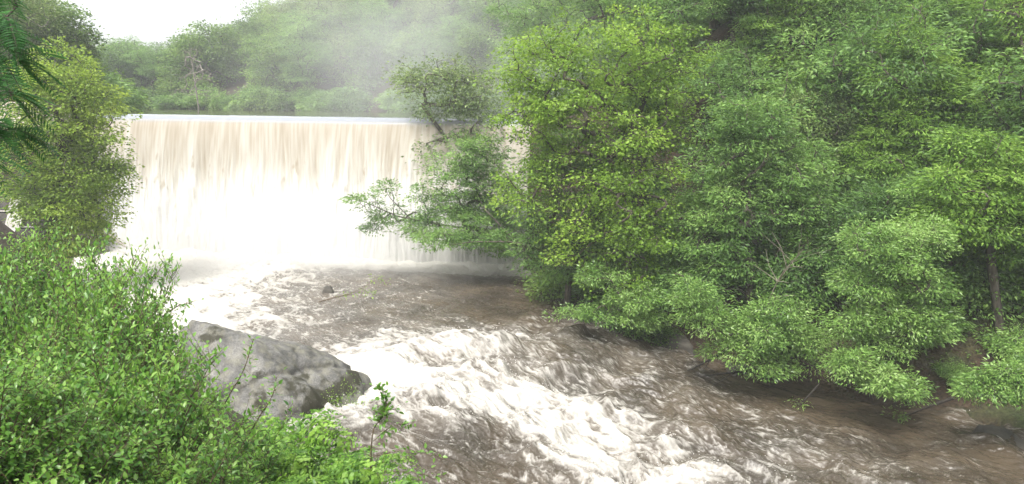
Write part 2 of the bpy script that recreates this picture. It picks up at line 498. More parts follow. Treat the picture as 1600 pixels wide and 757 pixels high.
def water_z(x, y):
    i = int(np.clip(np.searchsorted(yy, y), 0, NR - 1))
    u = (x - xl[i]) / (xr[i] - xl[i]) * (NC - 1)
    return float(ZW[i, int(np.clip(u, 0, NC - 1))])

# reservoir surface behind the weir
m, n, l, b = new_mat("reservoir_water")
b.inputs['Base Color'].default_value = (.06, .05, .03, 1); b.inputs['Roughness'].default_value = .08; b.inputs['IOR'].default_value = 1.33
tc = n.new("ShaderNodeTexCoord"); n3 = n.new("ShaderNodeTexNoise"); n3.inputs['Scale'].default_value = 1.2; n3.inputs['Detail'].default_value = 3
bp = n.new("ShaderNodeBump"); bp.inputs['Distance'].default_value = .03; l.new(tc.outputs['Object'], n3.inputs['Vector'])
l.new(n3.outputs[0], bp.inputs['Height']); l.new(bp.outputs[0], b.inputs['Normal'])
P0, P1 = WEIR_A - WDIR * 3, WEIR_B + WDIR * 6
q = [(*P0, WEIR_Z + .25), (*P1, WEIR_Z + .25), (30, 150, WEIR_Z + .25), (-120, 150, WEIR_Z + .25)]
q[0] = (*(P0 - WNOR * 1.35), WEIR_Z + .25); q[1] = (*(P1 - WNOR * 1.35), WEIR_Z + .25)
structure("reservoir_water", mesh_np("reservoir_water", q, [(0, 1, 2, 3)]), m)

# ------------------------------------------------------------------ weir and its falling water
def box_np(c, s, rz=0.0):
    sx, sy, sz = np.array(s) / 2
    v = np.array([(x, y, z) for z in (-sz, sz) for x, y in ((-sx, -sy), (sx, -sy), (sx, sy), (-sx, sy))])
    ca, sa = math.cos(rz), math.sin(rz)
    v = np.stack([v[:, 0] * ca - v[:, 1] * sa, v[:, 0] * sa + v[:, 1] * ca, v[:, 2]], 1) + np.array(c)
    f = [(0, 3, 2, 1), (4, 5, 6, 7), (0, 1, 5, 4), (1, 2, 6, 5), (2, 3, 7, 6), (3, 0, 4, 7)]
    return v, np.array(f)

def concrete(name, c0, c1, sc_=1.2):
    m, n, l, b = new_mat(name)
    tc = n.new("ShaderNodeTexCoord"); a = n.new("ShaderNodeTexNoise"); a.inputs['Scale'].default_value = sc_; a.inputs['Detail'].default_value = 8
    a.inputs['Roughness'].default_value = .65
    l.new(tc.outputs['Object'], a.inputs['Vector'])
    rp = ramp(n, [(.35, c0), (.65, c1)]); l.new(a.outputs[0], rp.inputs[0]); l.new(rp.outputs[0], b.inputs['Base Color'])
    b.inputs['Roughness'].default_value = .8
    bp = n.new("ShaderNodeBump"); bp.inputs['Distance'].default_value = .05; l.new(a.outputs[0], bp.inputs['Height']); l.new(bp.outputs[0], b.inputs['Normal'])
    return m
M['concrete'] = concrete("weathered_concrete", (.2, .17, .13), (.38, .34, .28))
M['dark_stone'] = concrete("wet_dark_stone", (.02, .018, .015), (.07, .062, .05))

wl = np.linalg.norm(WEIR_B - WEIR_A)
prof = np.array([(-2.6, -3), (-2.6, WEIR_Z - .25), (-1.2, WEIR_Z - .05), (-.4, WEIR_Z - .1), (.05, WEIR_Z - .45), (.35, WEIR_Z - 2.5), (.55, 0), (.6, -3)])
nw = 60
V = []
for k in range(nw + 1):
    p = WEIR_A + (WEIR_B - WEIR_A) * k / nw
    for o_, z_ in prof: V.append((*(p + WNOR * o_), z_))
weir = link("weir", mesh_np("weir", V, grid_quads(nw + 1, len(prof))), M['concrete'])
tag(weir, "long straight concrete weir across the river, hidden behind its falling brown water", "weir")

NU, NV = 900, 190
u = np.linspace(0, wl, NU)
tt = np.linspace(0, 1, NV)
# profile of the sheet: flat approach, smooth lip, fall
lip = tt < .14
off = np.where(lip, -1.4 + 1.5 * (tt / .14), 0)
drop = np.where(lip, .02 + .30 * np.clip(tt / .14, 0, 1) ** 2.2, 0)
tf = np.clip((tt - .14) / .86, 0, 1)
drop = np.where(lip, drop, .32 + 8.4 * tf)
off = np.where(lip, off, .1 + .5 * (np.sqrt(.32 + 8.4 * tf) - np.sqrt(.32)))
U, T = np.meshgrid(u, tt)
D = np.broadcast_to(drop[:, None], U.shape); O = np.broadcast_to(off[:, None], U.shape)
warp = pn(U * .4, D * .15, 7) * .25
st1 = fbm((U + warp) * .8, D * .10, 201, 3)
st2 = fbm((U + warp) * 2.6, D * .22, 211, 3)
st3 = fbm((U + warp) * 7.5, D * .5, 221, 2)
brk = fbm((U + warp) * 2.2, D * .9, 231, 4)
amp = sstep(.3, 6, D)
O2 = O + amp * (.16 * st1 + .12 * st2 + .05 * st3) + amp * .08 * brk
Zf = WEIR_Z + .27 - D + .015 * st1
# aeration of the sheet: glassy lip tinted as if mirroring the sky, streaky middle, white below
tear = 3.1 + 1.7 * fbm(U * .9, U * 0, 241, 4) + .8 * pn(U * 4, U * 0, 251)
aer = .54 + .12 * st1 + .19 * st2 + .2 * st3 + .08 * sstep(.5, 4, D)
aer = aer + sstep(-2.2, 4.2, D - tear) * .66
aer = aer + .25 * sstep(.4, 1.4, D) * (1 - sstep(1.6, 3.2, D)) * np.abs(st1)
dk = sstep(.22, .5, brk) * sstep(-.8, .4, D - tear) * (1 - sstep(1.0, 3.0, D - tear))
aer = np.clip(aer - dk * .3, 0, 1)
glass = (1 - sstep(.16, .55, D))
B2 = WEIR_A[None, :] + WDIR[None, :] * u[:, None]
VX = B2[None, :, 0] + WNOR[0] * O2; VY = B2[None, :, 1] + WNOR[1] * O2
m, n, l, b = new_mat("falling_water")
a = n.new("ShaderNodeAttribute"); a.attribute_name = "aeration"
gl = n.new("ShaderNodeAttribute"); gl.attribute_name = "glassy"
rp = ramp(n, [(.0, (.12, .09, .055)), (.3, (.23, .19, .135)), (.55, (.31, .275, .22)), (.85, (.41, .39, .345)), (1, (.5, .49, .465))])
l.new(a.outputs['Fac'], rp.inputs[0])
mx = n.new("ShaderNodeMix"); mx.data_type = 'RGBA'; l.new(gl.outputs['Fac'], mx.inputs[0]); l.new(rp.outputs[0], mx.inputs[6]); mx.inputs[7].default_value = (.2, .215, .24, 1)  # bluish-grey sky reflection painted into the lip's base colour
l.new(mx.outputs[2], b.inputs['Base Color'])
rr = n.new("ShaderNodeMapRange"); rr.inputs[3].default_value = .55; rr.inputs[4].default_value = .1; l.new(gl.outputs['Fac'], rr.inputs[0]); l.new(rr.outputs[0], b.inputs['Roughness'])
b.inputs['IOR'].default_value = 1.33
structure("waterfall", mesh_np("waterfall", np.stack([VX.ravel(), VY.ravel(), Zf.ravel()], 1), grid_quads(NV, NU), smooth=True, attrs={'aeration': aer, 'glassy': glass}), m)

# ------------------------------------------------------------------ vegetation builders
def frame_for(d):
    ref = np.where(np.abs(d[..., 2:3]) < .9, np.array([0, 0, 1.0]), np.array([1.0, 0, 0]))
    a = unit(np.cross(d, ref)); return a, np.cross(d, a)

def tubes(paths, sides=6):
    """one mesh of tapered tubes: paths = list of (points (k,3), radii (k,))"""
    V, Q, base = [], [], 0
    for P, r in paths:
        P = np.asarray(P, float); r = np.asarray(r, float)
        ns = sides if r.max() > .03 else (4 if r.max() > .012 else 3)
        d = unit(np.gradient(P, axis=0)); a, c = frame_for(d)
        an = np.linspace(0, 2 * np.pi, ns, endpoint=False)
        ring = P[:, None] + r[:, None, None] * (np.cos(an)[None, :, None] * a[:, None] + np.sin(an)[None, :, None] * c[:, None])
        V.append(ring.reshape(-1, 3))
        i = base + np.arange(len(P) * ns).reshape(len(P), ns)
        j = np.roll(i, -1, 1)
        Q.append(np.stack([i[:-1], j[:-1], j[1:], i[1:]], -1).reshape(-1, 4))
        base += len(P) * ns
    return np.vstack(V), np.vstack(Q)

def leaves(P, D, Nn, L, W, fold=.15, droop=.12, shape=.42):
    """rhombic leaf blades, one quad each"""
    n_ = len(P)
    L = np.broadcast_to(L, (n_,))[:, None]; W = np.broadcast_to(W, (n_,))[:, None]
    D = unit(D); S_ = unit(np.cross(D, Nn)); Nn = np.cross(S_, D)
    mid = P + D * L * shape
    a = mid + S_ * W / 2 + Nn * W * fold
    c = mid - S_ * W / 2 + Nn * W * fold
    tip = P + D * L - Nn * L * droop
    V = np.stack([P, a, tip, c], 1).reshape(-1, 3)
    return V, np.arange(n_ * 4).reshape(-1, 4)

def blades(P, D, Nn, L, W, fold=.12, curl=.18):
    """close-up leaves: ovate, folded on the midrib and curled, ten points each"""
    n_ = len(P)
    L = np.broadcast_to(L, (n_,))[:, None]; W = np.broadcast_to(W, (n_,))[:, None]
    D = unit(D); S_ = unit(np.cross(D, Nn)); Nn = np.cross(S_, D)
    def pt(t, w):
        return P + D * L * t - Nn * L * curl * t * t + S_ * W * w * .5 + Nn * W * fold * abs(w)
    V = np.stack([pt(0, 0), pt(.28, .85), pt(.28, 0), pt(.28, -.85), pt(.62, .8), pt(.62, 0), pt(.62, -.8), pt(1, 0)], 1).reshape(-1, 3)
    o = (np.arange(n_) * 8)[:, None]
    q = np.concatenate([o + [1, 4, 5, 2], o + [2, 5, 6, 3]])
    t = np.concatenate([o + [0, 1, 2], o + [0, 2, 3], o + [4, 7, 5], o + [5, 7, 6]])
    return V, q, t

def grow(rng, trunk, targets, tip_r, trunk_r, up=.5, wob=.06, expo=.5):
    """branches from a trunk polyline to every target; radii by how much each part carries"""
    nodes = [np.array(p, float) for p in trunk]
    parent = [-1] + list(range(len(trunk) - 1))
    root = nodes[0]
    order = np.argsort(np.linalg.norm(targets - nodes[-1], axis=1))
    paths, tips = [list(range(len(trunk)))], np.zeros(len(targets), int)
    usable = list(range(max(1, len(trunk) // 3), len(trunk)))
    for k in order:
        a = targets[k]
        A = np.array([nodes[i] for i in usable])
        v = a - A
        cost = np.linalg.norm(v, axis=1) + np.maximum(0, -v[:, 2]) * up
        i = usable[int(cost.argmin())]
        p0 = nodes[i]; ln = np.linalg.norm(a - p0)
        pr = nodes[parent[i]] if parent[i] >= 0 else p0 - np.array([0, 0, 1.0])
        tg = unit(p0 - pr)
        c = p0 + tg * ln * .3 + (a - p0) * .3 + np.array([0, 0, ln * .08]) + rng.normal(0, wob * ln, 3)
        m_ = int(np.clip(ln / .7, 2, 7))
        ids = [i]; prev = i
        for q in range(1, m_ + 1):
            t = q / m_
            p = (1 - t) ** 2 * p0 + 2 * t * (1 - t) * c + t * t * a
            if q < m_: p = p + rng.normal(0, wob * .35 * ln / m_ ** .5, 3)
            nodes.append(p); parent.append(prev); prev = len(nodes) - 1
            ids.append(prev); usable.append(prev)
        tips[k] = prev; paths.append(ids)
    cnt = np.zeros(len(nodes))
    for t in tips:
        i = t
        while i >= 0: cnt[i] += 1; i = parent[i]
    NP = np.array(nodes)
    rad = np.minimum(tip_r * np.maximum(cnt, 1) ** expo, trunk_r)
    nt_ = len(trunk)
    rad[:nt_] = np.maximum(rad[:nt_], np.linspace(trunk_r, trunk_r * .55, nt_))
    out = []
    for k, ids in enumerate(paths):
        r = rad[ids].copy()
        if k and len(r) > 1: r[0] = r[1] * 1.05
        out.append((NP[ids], r))
    dirs = np.array([unit(NP[t] - NP[parent[t]]) for t in tips])
    return out, dirs, NP

def lobe_targets(rng, lobes, n_, inner=.35):
    """points spread through the crown's lobes, more of them towards the outside"""
    vol = np.array([l_[3] * l_[4] + l_[3] * l_[5] + l_[4] * l_[5] for l_ in lobes])
    pick = rng.choice(len(lobes), n_, p=vol / vol.sum())
    d = unit(rng.normal(0, 1, (n_, 3)))
    r = (inner + (1 - inner) * rng.random(n_) ** .6)
    r = np.where(rng.random(n_) < .14, r * rng.uniform(1.1, 1.4, n_), r)[:, None]
    L_ = np.array(lobes)[pick]
    return L_[:, :3] + d * r * L_[:, 3:6], d

def foliage(rng, T, out, per, kind, size, spread, flat=.35, wid=None, droop=.15, updir=.75):
    """sprays of leaves round each twig tip T; out = which way each spray points"""
    n_ = len(T) * per
    base = np.repeat(T, per, 0); o = np.repeat(out, per, 0)
    e = rng.normal(0, 1, (n_, 3)); e = e / np.maximum(1, np.linalg.norm(e, axis=1, keepdims=True) / 1.7)
    sc_ = np.repeat(rng.uniform(.65, 1.35, len(T)), per)[:, None]
    e = e * spread * sc_
    e[:, 2] *= flat
    e[:, 2] -= droop * .6 * (e[:, 0] ** 2 + e[:, 1] ** 2) / spread       # sprays bend down at the rim
    P = base + e
    D = unit(e * np.array([1, 1, .4]) + o * spread * .6 + rng.normal(0, .45, (n_, 3)) * spread - np.array([0, 0, .15 * spread]))
    Nn = np.array([0, 0, updir]) + rng.normal(0, .5, (n_, 3)) + o * .25
    L = size * rng.uniform(.6, 1.4, n_)
    V, Q = leaves(P, D, Nn, L, L * (wid or .5), droop=droop)
    return V, Q, np.repeat(rng.normal(0, .17, len(T)).clip(-.3, .4), per * 4)      # each shoot its own age

def twiglets(rng, T, out, spread, k=3, r=.006):
    ps = []
    for t, o in zip(T, out):
        for _ in range(k):
            e = rng.normal(0, .6, 3) + o * .4; e[2] *= .5
            ps.append((np.array([t, t + e * spread * .5 + [0, 0, .03], t + e * spread]), np.array([r, r * .8, r * .4])))
    return ps

KINDS = {  # leaf material, leaf length, width ratio, spray radius, flatness, leaves per spray
    'alder': ('alder', .12, .8, .36, .5, 62),
    'acacia': ('acacia', .17, .32, .40, .32, 84),
    'bright': ('acacia_bright', .17, .32, .40, .32, 84),
    'willow': ('willow', .125, .3, .25, .6, 78),
    'olive': ('olive', .13, .6, .40, .42, 80),
    'oak': ('oak', .26, .6, .62, .45, 56),
    'pale': ('pale', .24, .5, .75, .5, 60),
}

def make_tree(name, label, cat, base, lobes, kind, n_t, seed, group=None, trunk=None, trunk_r=.16, tip_r=.012,
              per=1.0, bark='bark', spread=1.0, size=1.0, inner=.35, extra=None, twk=2):
    rng = np.random.default_rng(seed)
    base = np.asarray(base, float)
    mat, ls, wr, sp, fl, pl = KINDS[kind]
    root = thing(name, label, cat, base, group)
    lob = [(*(np.array(l_[:3]) - base), *l_[3:6]) for l_ in lobes]
    n_t = int(n_t * 1.45)
    T, d = lobe_targets(rng, lob, n_t, inner)
    if trunk is None:
        c = np.mean([l_[:3] for l_ in lob], 0)
        low = min(l_[2] - l_[5] * .6 for l_ in lob)
        top = np.array([c[0] * .8, c[1] * .8, max(low + .3 * (max(l_[2] for l_ in lob) - low), .8)])
        trunk = [np.zeros(3) - [0, 0, .4], top * .35 + rng.normal(0, .12, 3), top * .7 + rng.normal(0, .18, 3), top]
    else:
        trunk = [np.asarray(p) - base for p in trunk]
    wood, dirs, _ = grow(rng, trunk, T, tip_r, trunk_r)
    out = unit(d * np.array([1, 1, .5]) + dirs * .6)
    wood += twiglets(rng, T, out, sp * spread * .9, twk, tip_r * .5)
    if extra: wood += [(np.asarray(p) - base, r) for p, r in extra]
    link('trunk', mesh_np('trunk', *tubes(wood), smooth=True), M[bark], root)
    V, Q, tn = foliage(rng, T, out, int(pl * per), kind, ls * size, sp * spread, fl, wr)
    link('crown', mesh_np('crown', V, Q, attrs={'tone': tn}), M[mat], root)
    return root

def px_lobes(Y, rows, deep=.8):
    """crown lobes given by where they are seen and how far off they stand: (px, py, rx, ry[, dY])"""
    out = []
    for r_ in rows:
        px, py, rx, ry = r_[:4]; dy = r_[4] if len(r_) > 4 else 0
        p = at(px, py, Y + dy)
        k = np.linalg.norm(p - CAM) / F_PX
        out.append((*p, rx * k, rx * k * deep, ry * k))
    return out

def on_ground(px, py, Y):
    p = at(px, py, Y); return np.array([p[0], p[1], ground_z(p[0], p[1])])

# ------------------------------------------------------------------ trees one can tell apart
# bright alder leaning over the river, in the middle of the picture
Y = 31.5
tr = [on_ground(960, 470, Y), at(985, 400, Y), at(1000, 320, Y), at(1004, 250, Y), at(985, 190, Y)]
make_tree('alder_tree', "big bright green alder with grey crooked limbs, leaning over the water right of the weir", 'tree', tr[0],
          px_lobes(Y, [(950, 75, 110, 65), (850, 110, 75, 65), (1040, 85, 65, 60), (930, 180, 110, 70), (985, 250, 70, 50, -1.6), (1000, 350, 55, 45, -1.6), (960, 430, 50, 40, -1.2), (830, 205, 60, 70), (1040, 190, 65, 70, 1),
                       (890, 290, 105, 65), (815, 290, 45, 60), (990, 300, 80, 60), (900, 385, 55, 45, -1), (1000, 385, 75, 40), (870, 150, 100, 80), (1000, 130, 90, 70, 1)]),
          'alder', 430, 11, trunk=tr, trunk_r=.17, bark='bark', twk=3, tip_r=.012)
# dark evergreen behind and below the alder
Y = 34
make_tree('dark_acacia', "dark green acacia in the shade under the bright alder", 'tree', on_ground(880, 470, Y),
          px_lobes(Y, [(870, 400, 60, 45), (900, 340, 60, 50), (960, 440, 60, 40), (830, 360, 40, 40), (930, 380, 60, 40), (850, 250, 50, 50), (910, 240, 60, 50), (970, 280, 60, 50), (1010, 200, 50, 50)]), 'acacia', 260, 12, per=.9)
# tree hanging over the pool
Y = 39
tr = [on_ground(850, 425, Y), at(815, 385, Y), at(770, 365, Y), at(725, 352, Y)]
bt = [([at(760, 362, Y), at(690, 352, Y), at(620, 338, Y - .3), at(575, 318, Y - .6), at(545, 305, Y - .8)], np.array([.07, .05, .035, .02, .008])),
      ([at(640, 341, Y - .2), at(610, 310, Y), at(590, 280, Y)], np.array([.03, .018, .006])), ([at(610, 333, Y - .3), at(585, 352, Y), at(560, 362, Y)], np.array([.02, .014, .006])),
      ([at(850, 425, Y - .5), at(835, 395, Y - 1), at(800, 372, Y - 1), at(760, 330, Y - 1), at(735, 290, Y)], np.array([.09, .07, .05, .04, .02])),
      ([at(870, 420, Y - 1), at(830, 385, Y - 2), at(795, 378, Y - 2.3), at(740, 378, Y - 2.4), at(690, 385, Y - 2.4)], np.array([.09, .07, .05, .03, .01]))]
make_tree('overhanging_acacia', "blue-green acacia stretched out low over the pool in front of the weir's right end", 'tree', tr[0],
          px_lobes(Y, [(735, 245, 40, 32), (760, 290, 40, 35), (720, 285, 45, 30), (665, 305, 28, 22), (655, 350, 30, 20), (700, 335, 50, 22), (750, 340, 50, 28), (690, 372, 40, 14, -1.5),
                       (745, 372, 50, 14, -1.5), (790, 330, 40, 45, 1), (745, 225, 26, 22), (700, 262, 34, 22), (770, 250, 34, 34), (715, 318, 50, 26, .5), (780, 375, 40, 24, -.5), (610, 335, 22, 16), (570, 312, 26, 12, -.6), (600, 292, 18, 14), (588, 352, 20, 8)]), 'acacia', 330, 13, trunk=tr, trunk_r=.14, extra=bt, per=.9, spread=.8, size=.9, tip_r=.007)
# thin tree against the weir crest
Y = 42.5
tr = [on_ground(775, 330, Y), at(735, 275, Y), at(706, 228, Y), at(680, 193, Y), at(660, 165, Y)]
make_tree('slender_tree', "slender leaning tree with thin open branches against the weir crest, pale in the spray", 'tree', tr[0],
          px_lobes(Y, [(690, 120, 55, 28), (735, 140, 45, 40), (645, 125, 38, 26), (700, 165, 45, 24), (750, 185, 30, 30), (668, 232, 26, 14), (720, 210, 30, 14)]),
          'pale', 120, 14, trunk=tr, trunk_r=.11, bark='bark', per=.75, size=.7, spread=.72, inner=.2, twk=3)
G = "acacias on the steep right bank"
def acacia(label, base, Y, rows, n_t, seed, kind='acacia', trunk=None, **kw):
    b_ = on_ground(*base, Y)
    make_tree('acacia_tree', label, 'tree', b_, px_lobes(Y, rows), kind, n_t, seed, G, trunk=trunk, **kw)
acacia("rounded mid-green acacia right beside the bright alder, over the waterside branches", (1180, 490), 30.5,
       [(1180, 185, 60, 42), (1125, 235, 55, 50), (1215, 250, 65, 45), (1150, 310, 80, 45), (1245, 320, 55, 40), (1110, 370, 60, 40), (1190, 400, 80, 45), (1080, 430, 60, 40)], 330, 21)
acacia("tall light green acacia with a narrow pointed top, rising above its neighbours", (1430, 430), 33,
       [(1415, 75, 34, 32), (1400, 130, 46, 36), (1450, 115, 40, 36), (1475, 165, 45, 34), (1420, 195, 65, 40), (1375, 250, 50, 40), (1490, 225, 45, 40), (1440, 270, 70, 40)], 330, 22, kind='bright')
acacia("bright acacia with spreading tiers of feathery foliage at the right edge", (1570, 500), 27,
       [(1525, 225, 38, 28), (1500, 285, 48, 30), (1570, 290, 55, 38), (1530, 340, 70, 34), (1600, 360, 50, 45), (1480, 345, 40, 26), (1620, 290, 50, 50)], 270, 23, kind='bright')
t_ = [on_ground(1345, 300, 40), at(1320, 190, 40), at(1285, 110, 40), at(1250, 70, 40)]
acacia("tall acacia with a dark slanting trunk at the top of the bank", (1345, 300), 40,
       [(1235, 30, 60, 34), (1200, 85, 55, 40), (1280, 75, 60, 36), (1340, 45, 36, 36), (1270, 150, 65, 45), (1190, 140, 36, 36), (1330, 130, 40, 30), (1230, 180, 50, 40)], 340, 24, trunk=t_, trunk_r=.24)
acacia("greyish acacia with pale shoots in the gap between the two tall acacias", (1290, 330), 34.5,
       [(1270, 175, 45, 36), (1300, 215, 50, 40), (1250, 225, 40, 36), (1330, 260, 45, 36)], 130, 25, kind='pale', size=.55, spread=.65, per=1.2)
acacia("small bushy acacia at the foot of the tall pointed acacia", (1320, 440), 29.5,
       [(1300, 400, 55, 40), (1260, 440, 55, 40), (1340, 350, 50, 34), (1380, 320, 40, 28)], 170, 26)
acacia("acacia in the upper right corner with a pale bare stem beside it", (1560, 250), 42,
       [(1560, 60, 60, 40), (1500, 30, 50, 40), (1425, 10, 55, 34), (1370, 15, 40, 30), (1600, 110, 50, 50), (1540, 140, 50, 36), (1600, 20, 60, 40), (1580, 190, 60, 40)], 340, 27)
acacia("shaded acacia filling the bank below the bright tiers at the right edge", (1540, 540), 28.5,
       [(1500, 420, 50, 45), (1560, 440, 60, 45), (1610, 430, 50, 50), (1600, 500, 50, 30), (1440, 320, 30, 40)], 220, 28)
acacia("dark acacia at the top of the bank above the bright alder", (1040, 200), 46,
       [(990, 0, 80, 40), (900, -10, 70, 45), (1060, 40, 60, 40), (1110, 10, 60, 36), (1150, 60, 40, 34), (820, 10, 60, 40), (850, 60, 50, 40)], 320, 29)
acacia("dark green acacia under a brown gap at the top of the bank", (1150, 240), 42,
       [(1120, 150, 50, 36), (1070, 150, 45, 40), (1160, 195, 36, 25)], 130, 30)

# low leafy branches of willow-like shrubs along the right waterline
GW = "leafy shrubs leaning out over the right edge of the river"
def willow(label, base, Y, rows, n_t, seed, **kw):
    b_ = on_ground(*base, Y + 2.4)
    make_tree('waterside_shrub', label, 'shrub', b_, px_lobes(Y, rows, .9), 'willow', n_t, seed, GW, trunk_r=.07, tip_r=.008, bark='bark', **kw)
willow("small leafy shrub reaching over the water where the first white rapids begin, below the alder", (1050, 485), 29.3,
       [(960, 488, 50, 14), (900, 490, 34, 10), (990, 465, 45, 20), (940, 430, 34, 16), (1020, 500, 30, 12)], 90, 31, spread=.8)
willow("pale green shrub with dense clumps low over the water, left of the bare tangled twigs", (1200, 525), 26.3,
       [(1105, 490, 40, 28), (1080, 455, 30, 20), (1190, 510, 55, 30), (1150, 545, 42, 26), (1290, 545, 48, 30), (1240, 520, 40, 26), (1220, 480, 40, 20), (1200, 570, 40, 12)], 190, 32)
willow("tall pale shrub with stacked clumps of leaves standing out from the dark bank", (1430, 520), 25,
       [(1360, 375, 46, 26), (1440, 365, 50, 18), (1400, 405, 50, 24), (1350, 440, 46, 22), (1440, 440, 40, 22), (1390, 490, 45, 24), (1450, 500, 44, 24), (1330, 500, 40, 20), (1400, 535, 40, 16)], 230, 33)
willow("yellow-green shrub trailing just above the dark water", (1430, 565), 23.8,
       [(1330, 565, 30, 16), (1380, 590, 40, 16), (1420, 605, 26, 10)], 60, 34, spread=.75)
willow("leafy shrub jutting in from the right edge just above the water", (1660, 580), 22.6,
       [(1570, 590, 34, 16), (1530, 610, 30, 12), (1600, 615, 40, 16), (1640, 590, 40, 26)], 90, 35, spread=.8)

# left bank
Y = 36
tr = [on_ground(75, 400, Y), at(80, 340, Y), at(95, 280, Y), at(100, 220, Y)]
make_tree('yellow_green_tree', "dense yellowish green tree on the left bank covering the end of the weir", 'tree', tr[0],
          px_lobes(Y, [(105, 105, 45, 32), (70, 130, 50, 36), (140, 150, 36, 36), (90, 180, 70, 40), (160, 225, 34, 34), (70, 240, 60, 40), (130, 270, 60, 36), (165, 280, 28, 26),
                       (100, 320, 60, 32), (150, 330, 30, 24), (60, 300, 45, 30), (110, 370, 46, 24)], .9), 'olive', 420, 41, trunk=tr, trunk_r=.2)

rng = np.random.default_rng(77)
# tall darker trees behind the yellow-green one
make_tree('tall_tree', "tall dark loose-crowned tree rising behind the yellow-green tree, against the sky", 'tree', on_ground(100, 180, 57),
          px_lobes(57, [(95, 35, 32, 30), (60, 70, 36, 34), (125, 75, 24, 30), (100, 100, 40, 40), (142, 58, 10, 12), (140, 130, 24, 30)]), 'oak', 190, 42, bark='grey_bark', size=.7, spread=.75, trunk_r=.2)
make_tree('tall_tree', "tall greyish tree at the top left corner of the wooded bank", 'tree', on_ground(20, 180, 54),
          px_lobes(54, [(20, 10, 40, 40), (60, 10, 26, 26), (10, 80, 40, 40), (-30, 40, 40, 50), (30, 150, 50, 40)]), 'pale', 190, 43, bark='grey_bark', size=.7, spread=.75, trunk_r=.2)

# prototypes for the woods, first of each kind is itself planted
def crown_lobes(rg, h, r, n_):
    out = [(0, 0, h * .72, r * .75, r * .75, h * .25)]
    for k in range(n_):
        a = rg.uniform(0, 6.28); q = r * rg.uniform(.35, .75); z = h * rg.uniform(.38, .82)
        w = r * rg.uniform(.32, .55)
        out.append((math.cos(a) * q, math.sin(a) * q, z, w, w, w * rg.uniform(.6, .9)))
    for k in range(5):
        a = 1.26 * k + rg.uniform(-.4, .4); q = r * rg.uniform(.5, .8); w = r * rg.uniform(.3, .42)
        out.append((math.cos(a) * q, math.sin(a) * q, h * rg.uniform(.1, .28), w, w, w * .8))
    return out
protos = {}
for nm, kind, h, r, n_t, per, sz, sp in (('a', 'oak', 9, 3.4, 120, .8, 1.0, 1.0), ('b', 'oak', 7.5, 3.2, 110, .8, 1.0, 1.0), ('c', 'pale', 8, 2.7, 110, .7, .9, .9),
                                         ('d', 'acacia', 8.5, 3.0, 150, .9, 1.25, 1.25), ('e', 'acacia', 7, 2.8, 140, .9, 1.25, 1.2), ('f', 'bright', 7.5, 2.8, 140, .9, 1.2, 1.2)):
    rg = np.random.default_rng(300 + ord(nm))
    protos[nm] = make_tree('hillside_tree', 'tree', 'tree', (0, 0, 0), crown_lobes(rg, h, r, 8), kind, n_t, 400 + ord(nm), per=per, size=sz, spread=sp, trunk_r=.2, tip_r=.016)
used = set()

def plant(nm, loc, rz, s_, label, group, name):
    if nm not in used:
        used.add(nm)
        o = protos[nm]; o.location = loc; o.rotation_euler = (0, 0, rz); o.scale = (s_,) * 3 if np.isscalar(s_) else s_
        o.name = name; o['label'] = label; o['group'] = group
        return o
    return dup(protos[nm], loc, rz, s_, label, group, name)

def to_px(p):
    v = CM.T @ (np.asarray(p) - CAM)
    return (CX + F_PX * v[0] / -v[2], CY - F_PX * v[1] / -v[2], -v[2])

LBL = {'a': 'dark rounded tree', 'b': 'dark green spreading tree', 'c': 'pale grey-green tree', 'd': 'mid-green feathery tree', 'e': 'low feathery green tree', 'f': 'light green tree'}
def wood(x0, x1, y0, y1, step, kinds, keep, where, group, name, smin, smax):
    cnt = 0
    row = 0
    y_ = y0
    while y_ < y1:
        x_ = x0 + (row % 2) * step / 2
        while x_ < x1:
            px_, py_ = x_ + rng.uniform(-.3, .3) * step, y_ + rng.uniform(-.3, .3) * step
            x_ += step
            if not keep(px_, py_): continue
            z_ = ground_z(px_, py_)
            u_, v_, d_ = to_px((px_, py_, z_ + 4))
            if d_ < 5 or u_ < -140 or u_ > 2150 or v_ < -150: continue
            k = kinds(u_, v_) if callable(kinds) else kinds[rng.integers(len(kinds))]
            s_ = rng.uniform(smin, smax)
            plant(k, (px_, py_, z_ - .15), rng.uniform(0, 6.28), (s_, s_, s_ * rng.uniform(.9, 1.15)), f"{LBL[k]} {where}", group, name)
            cnt += 1
        y_ += step * .87; row += 1
    return cnt

def res_d(x, y): return float(seg_dist(np.array([x]), np.array([y]), np.vstack([RESERVOIR, RESERVOIR[:1]]))[0])
def res_in(x, y): return bool(inside(np.array([x]), np.array([y]), RESERVOIR)[0])
def dist_r(x, y): return float(seg_dist(np.array([x]), np.array([y]), RIGHT)[0])
def dist_l(x, y): return float(seg_dist(np.array([x]), np.array([y]), LEFT)[0])
def riv_in(x, y): return bool(inside(np.array([x]), np.array([y]), RIVER_POLY)[0])

